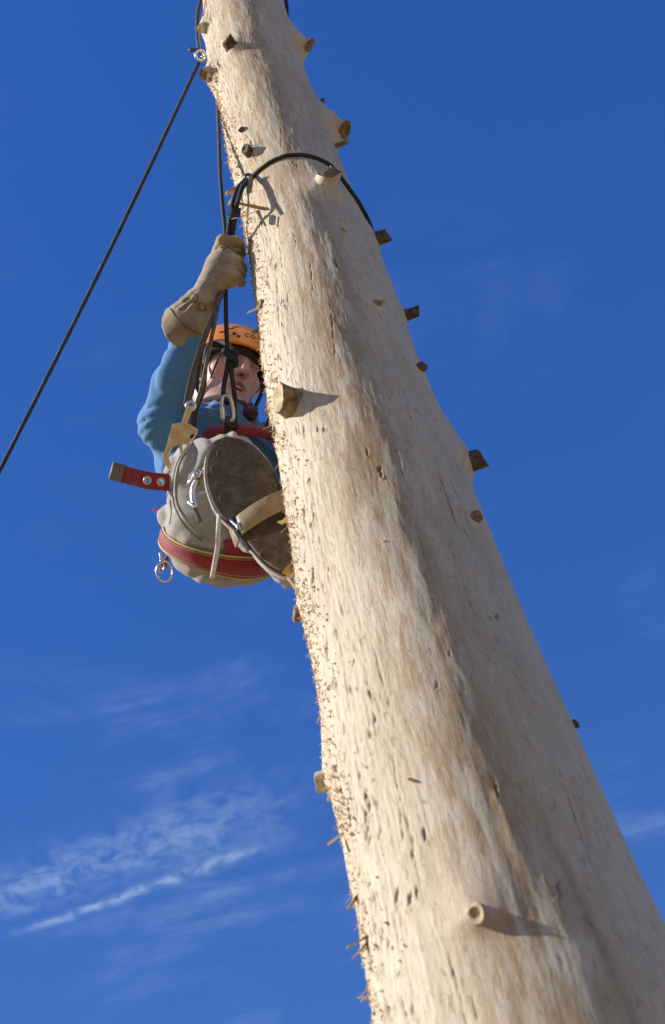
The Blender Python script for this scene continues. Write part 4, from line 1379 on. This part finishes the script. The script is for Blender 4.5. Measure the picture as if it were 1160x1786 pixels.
ed = [0.0]
for e in sorted(eys):
    ed += [e - .011, e + .011]
ed.append(s_cut)
for sgn, hh in ((1, .002), (-1, -.002)):
    for i in range(len(ed) - 1):
        a, b = ed[i], ed[i + 1]; iseye = any(abs((a + b) / 2 - e) < .002 for e in eys)
        if not iseye:
            k = max(2, int((b - a) / .006))
            for q in range(k):
                s0, s1 = a + (b - a) * q / k, a + (b - a) * (q + 1) / k
                add_quadpatch([tpt(s0, -hw_t, hh), tpt(s1, -hw_t, hh), tpt(s1, hw_t, hh), tpt(s0, hw_t, hh)])
        else:
            e = (a + b) / 2
            rim_ = []; hol = []; ca = math.atan2(hw_t, .011)
            ans = sorted([2 * math.pi * (q + .5) / 24 for q in range(24)] + [ca, math.pi - ca, math.pi + ca, 2 * math.pi - ca]); k = len(ans)
            for an in ans:
                c_, s_ = math.cos(an), math.sin(an)
                f = 1 / max(abs(c_) / .011, abs(s_) / hw_t)
                rim_.append(tpt(e + c_ * f, s_ * f, hh)); hol.append(tpt(e + c_ * .0062, s_ * .0062, hh))
            for q in range(k):
                add_quadpatch([rim_[q], rim_[(q + 1) % k], hol[(q + 1) % k], hol[q]])
            # corners of the square
            for sx_ in (-1, 1):
                for sy_ in (-1, 1):
                    pass
for i in range(len(ed) - 1):
    for x in (-hw_t, hw_t):
        k = 8
        for q in range(k):
            s0 = ed[i] + (ed[i + 1] - ed[i]) * q / k; s1 = ed[i] + (ed[i + 1] - ed[i]) * (q + 1) / k
            add_quadpatch([tpt(s0, x, -.002), tpt(s1, x, -.002), tpt(s1, x, .002), tpt(s0, x, .002)])
tongue = mesh('belt_tongue', V, F, M_red, harness, smooth=False)
for e in eys:
    c_ = Vector(tpt(e, 0, 0)); nn = Vector(tpt(e, 0, 1)) - c_
    torus('eyelet', c_, nn, .0082, .0028, M_brass, tongue, seg=28)
ribbon('tongue_end', [tpt(s, 0, 0) for s in np.linspace(s_cut - .002, sl_[-1], 10)], tuple(tsd), hw_t + .001, .0062, M_brownend, tongue)
# side ring
tabp = at(284, 985, .16)
ribbon('ring_tab', spline([at(292, 975, .155), at(287, 984, .15), at(283, 990, .148)], 8), tuple(up), .010, .006, M_red, harness)
torus('side_ring', at(287, 997, .14), (rt * .35 - fw * .9 + up * .2), .0185, .0026, M_steel, harness, sx=1.25, axis=tuple(rt))
torus('side_ring', at(281, 990, .142), (rt * .8 - fw * .6), .010, .0026, M_steel, harness)
bar('ring_pin', [at(279, 964, .15), at(281, 972, .15), at(281, 980, .148)], .0035, M_steel, harness, n=6)
extrude_poly('fabric_tag', [at(265, 888, .16), at(274, 884, .16), at(278, 892, .16), at(269, 894, .16)], -fw, .002, M_magenta, harness, .0003)

# ------------------------------------------------------------------ ropes and hardware
lan = empty('climbing_lanyard', tuple(at0(430, 320, -.125)))
tag(lan, 'dark lanyard slung around the trunk above the gloved hand', 'lanyard')
ring = []
ADJ = at0(436, 316, -.135)
a0, zA = find(440, 312); a1, zB = find(516, 273); a2, zC = find(575, 297); a3, zD = find(606, 331); a4, zE = find(627, 364)
ths = np.linspace(a0, a4, 60)
zs_ = np.interp(ths, *[np.array(q) for q in zip(*sorted([(a0, zA), (a1, zB), (a2, zC), (a3, zD), (a4, zE)]))])
zs_ = np.convolve(np.pad(zs_, 6, 'edge'), np.ones(13) / 13, 'valid')
for t, z in zip(ths, zs_):
    ring.append(trunk_pt(t, z, .0045))
for t in np.linspace(a4, math.pi + .4, 20)[1:]:
    r_ = float(ax_r(zE)) + .008; ring.append(Vector((float(ax_x(zE)) + r_ * math.sin(t), -r_ * math.cos(t), zE - (t - a4) * .16)))
ring.append(Vector((-.20, .27, 4.25))); ring.append(Vector((-.24, .30, 4.10)))
ring = [ADJ + Vector((.002, .0, .0))] + ring[2:]
Cr = spline(ring, 220)
Cr[:90] += 0
tube('strap', Cr, .0052, M_rope, lan, flat=1.0, lay=.05, pitch=.02, sides=12)
# metal ferrule, double strand to the slider and on to the hand
ribbon('ferrule', spline([at0(436, 306, -.138), at0(437, 318, -.142), at0(434, 334, -.146)], 8), tuple(rt), .0065, .010, M_tan, lan)
torus('ferrule_eye', at0(433, 309, -.14), -fw, .0075, .004, M_dark, lan)
for dx in (-5, 3):
    tube('strand', spline([at0(432 + dx * .6, 313, -.14), at0(420 + dx, 328, -.150), at0(412 + dx, 350, -.155), at0(408 + dx, 372, -.13), at0(405 + dx, 395, -.10), at0(402 + dx, 416, -.055)], 60), .0060, M_rope, lan, lay=.05, pitch=.02)
ribbon('spacer', spline([at0(424, 322, -.152), at0(418, 340, -.158), at0(413, 358, -.168)], 10), tuple(rt), .006, .006, M_strap, lan)
extrude_poly('slider', [at0(402, 362, -.156), at0(420, 364, -.146), at0(418, 379, -.142), at0(399, 377, -.152)], -fw + rt * .3, .016, M_strap, lan, .002)
extrude_poly('slider_plate', [at0(398, 361, -.166), at0(404, 361, -.164), at0(401, 379, -.160), at0(395, 377, -.162)], -fw - rt * .8, .006, M_steel, lan, .0015)
# below the hand: flat strand and round strand to the snap hook
fl = spline([at0(388, 508, -.05), at0(373, 548, -.06), at0(354, 597, -.065), at0(335, 659, -.05), at0(325, 706, -.03)], 60)
ribbon('flat_strand', fl, tuple(rt * .95 + fw * .4), .0068, .0045, M_lanyard, lan)
tube('strand', spline([at0(384, 512, -.05), at0(375, 562, -.06), at0(364, 614, -.06), at0(356, 655, -.055), at0(349, 685, -.045), at0(341, 710, -.03)], 60), .0048, M_lanyard, lan, lay=.05, pitch=.02)

life = empty('lifeline_rope', tuple(at0(394, 412, -.2)))
tag(life, 'black vertical lifeline running down past the glove to a knot by the face', 'rope')
tube('rope', spline([at0(384, 150, .06), at0(380, 175, .0), at0(382, 230, -.06), at0(384, 300, -.10), at0(388, 355, -.09), at0(393, 405, -.06), at0(394, 460, -.045), at0(394, 520, -.03), at0(395, 575, .0), at0(397, 612, .04)], 160), .0056, M_rope, life, lay=.05, pitch=.02, sides=12)
# the knot: turns round the standing part, the loop below and the tail that arches to the left
KC = at(401, 624, -.035)
kt = []
for i in range(60):
    t = i / 59; a = t * 2 * math.pi * 2.6
    kt.append(KC + rt * (.0105 * math.cos(a) + .004) + up * (.017 * (t - .5) * 2) - fw * (.011 * math.sin(a)))
tube('knot', np.array([tuple(p) for p in kt]), .0072, M_rope, life, sides=10)
bar('knot', [at(392, 612, -.045), at(397, 619, -.055), at(407, 624, -.055), at(411, 632, -.045), at(405, 638, -.035)], .0078, M_rope, life, n=30)
tube('loop_strand', spline([at(398, 628, -.045), at(395, 650, -.03), at(390, 676, -.02), at(391, 697, -.01), at(398, 704, -.005)], 40), .0058, M_rope, life, lay=.05, pitch=.02)
tube('loop_strand', spline([at(402, 628, -.045), at(404, 650, -.03), at(408, 680, -.02), at(409, 696, -.01), at(402, 705, -.005)], 40), .0058, M_rope, life, lay=.05, pitch=.02)
tube('tail', spline([at(406, 622, -.04), at(402, 606, -.03), at(390, 597, -.02), at(374, 598, -.015), at(362, 608, -.02), at(358, 632, -.03), at(356, 660, -.035), at(350, 692, -.03), at(341, 714, -.02), at(338, 740, .0), at(338, 765, .02)], 120), .0068, M_rope, life, lay=.05, pitch=.02, sides=12)
tube('cord', spline([at(386, 614, -.035), at(375, 640, -.02), at(367, 660, -.01)], 20), .0022, M_strap, life)

belay = tube('belay_rope', None or np.array([tuple(p) for p in [at(353, 96, -.03).lerp(at(0, 820, .42), f) + Vector((0, 0, -.03 * math.sin(math.pi * min(f, 1)))) for f in np.linspace(0.02, 1.0, 60)]] + [tuple(at(353, 96, -.03).lerp(at(0, 820, .42), f)) for f in np.linspace(1.05, 3.9, 40)]), .0062, M_rope, None, sides=10, lay=.05, pitch=.025)
tag(belay, 'taut black rope slanting from the trunk top to the lower left', 'rope')

# cable sling at the top with shackle and pulley eye
sling = empty('cable_sling', tuple(at(347, 92, -.03)))
tag(sling, 'thick wire cable sling around the trunk top with shackle', 'sling')
tz = at(347, 60, -.03)
cs = [at(349, 84, -.035), at(345, 62, -.04), at(344, 35, -.04), at(347, 12, -.035), at(354, -10, -.03)]
zt = 6.36
for t in np.linspace(-1.2, 1.25, 14):
    r_ = float(ax_r(zt)) + .012; cs.append(Vector((float(ax_x(zt)) + r_ * math.sin(t), -r_ * math.cos(t), zt + .05 * math.cos(t))))
cs += [at(496, -8, -.02), at(500, 8, .0), at(500, 24, .02), Vector((.10, .14, 5.98)), Vector((.0, .175, 5.9)), Vector((-.12, .14, 5.86)), at(352, 88, .0)]
tube('cable', spline(cs, 400), .0068, M_rope, sling, lay=.12, pitch=.022, sides=14)
bar('thimble', [at(345, 60, -.045), at(347, 78, -.05), at(349, 90, -.05)], .0075, M_dark, sling, lay=.1, pitch=.02)
bar('shackle_pin', [at(333, 87, -.05), at(345, 87, -.055), at(362, 90, -.05)], .0055, M_dark, sling)
disc('pin_head', at(334, 87, -.055), -fw, .009, M_dark, sling, .008)
torus('shackle', at(350, 97, -.052), -fw + rt * .3, .0165, .0052, M_steel, sling)
bar('shackle', [at(352, 98, -.05), at(358, 101, -.045), at(366, 108, -.04)], .0055, M_gold, sling)
bar('shackle', [at(352, 90, -.05), at(358, 95, -.045), at(366, 99, -.04)], .0055, M_gold, sling)
pk = tube('pink_cord', spline([trunk_pt(-1.05, 5.98, .003), trunk_pt(-1.02, 6.05, .005), trunk_pt(-.98, 6.15, .004), trunk_pt(-.95, 6.3, .004)], 30), .0018, M_pink, None, sides=8)
tag(pk, 'thin pink cord lying on the trunk at the top edge', 'cord')

# carabiner
car = empty('carabiner', tuple(at(397, 712, -.01)))
tag(car, 'silver screw gate carabiner below the climber\'s chin', 'carabiner')
c0 = at(397, 713, -.005); cx_ = (rt * .93 - fw * .2 + up * .1).normalized(); cy_ = (up - cx_ * up.dot(cx_)).normalized()
C = []
for t in np.linspace(0, 2 * math.pi, 64, endpoint=False):
    x, y = math.cos(t), math.sin(t); x = math.copysign(abs(x) ** .6, x); y = math.copysign(abs(y) ** .85, y)
    C.append(tuple(c0 + cx_ * (.0135 * x * (1 - .12 * y)) + cy_ * (.031 * y)))
tube('body', np.array(C), .0048, M_steel, car, closed=True, sides=12)
tube('gate_sleeve', np.array([tuple(c0 - cx_ * .0135 + cy_ * v) for v in np.linspace(-.026, .008, 12)]), [.0062, .0074, .0076, .0070, .0076, .0076, .0070, .0076, .0076, .0070, .0074, .006], M_steel, car, sides=14)
wb = empty('webbing_loop', tuple(at(396, 735, .0)))
tag(wb, 'black webbing loop joining carabiner to the red waist belt', 'webbing')
ribbon('webbing', spline([at(397, 726, -.012), at(396, 738, .0), at(396, 750, .02), at(397, 760, .03)], 16), tuple(rt), .0065, .004, M_strap, wb)
ribbon('webbing', spline([at(407, 700, .015), at(408, 725, .03), at(409, 748, .04)], 16), tuple(rt), .008, .004, M_strap, wb)

# snap hook
snap = empty('snap_hook', tuple(at0(318, 770, -.01)))
tag(snap, 'brass-coloured double action snap hook on the climber\'s near hip', 'hook')
zd = (at0(318, 770, -.025) - CAM).dot(fw)
zq = lambda X, Y: CAM + ray(230 + X / 6.377, 570 + Y / 6.377) * zd
extrude_poly('plate', [zq(*p) for p in [(478, 1085), (520, 1066), (590, 1060), (660, 1092), (735, 1140), (728, 1185), (690, 1250), (640, 1305), (520, 1312), (455, 1335), (405, 1440), (425, 1500), (440, 1545), (410, 1585), (372, 1530), (350, 1460), (345, 1405), (372, 1385), (420, 1270)]], -fw, .011, M_gold, snap, .0016)
extrude_poly('spine', [zq(*p) - fw * .004 for p in [(470, 1078), (492, 1078), (402, 1378), (384, 1392)]], -fw - rt * .5, .013, M_steel, snap, .001)
extrude_poly('gate', [zq(*p) for p in [(520, 1312), (556, 1306), (578, 1420), (548, 1440)]], -fw, .006, M_gold, snap, .001)
extrude_poly('lever', [zq(*p) - fw * .007 for p in [(560, 1215), (620, 1170), (690, 1165), (725, 1190), (668, 1275), (600, 1290)]], -fw, .004, M_gold, snap, .001)
for p in ((512, 1178), (626, 1260)):
    disc('rivet', zq(*p) - fw * .0075, -fw, .0036, M_copper, snap, .0018)
extrude_poly('release_hole', [zq(*p) - fw * .0097 for p in [(648, 1242), (662, 1205), (690, 1190), (700, 1200), (685, 1232), (660, 1250)]], -fw, .001, M_foam, snap, .0003)
extrude_poly('swivel', [zq(*p) - fw * .006 for p in [(570, 1060), (585, 1095), (615, 1092), (625, 1060), (692, 890), (640, 876)]], -fw, .009, M_gold, snap, .0015)
extrude_poly('swivel_edge', [zq(*p) - fw * .008 for p in [(568, 1058), (588, 1058), (650, 880), (632, 876)]], -fw - rt * .6, .010, M_steel, snap, .001)
torus('swivel_eye', zq(655, 880), -fw, .009, .0035, M_steel, snap)
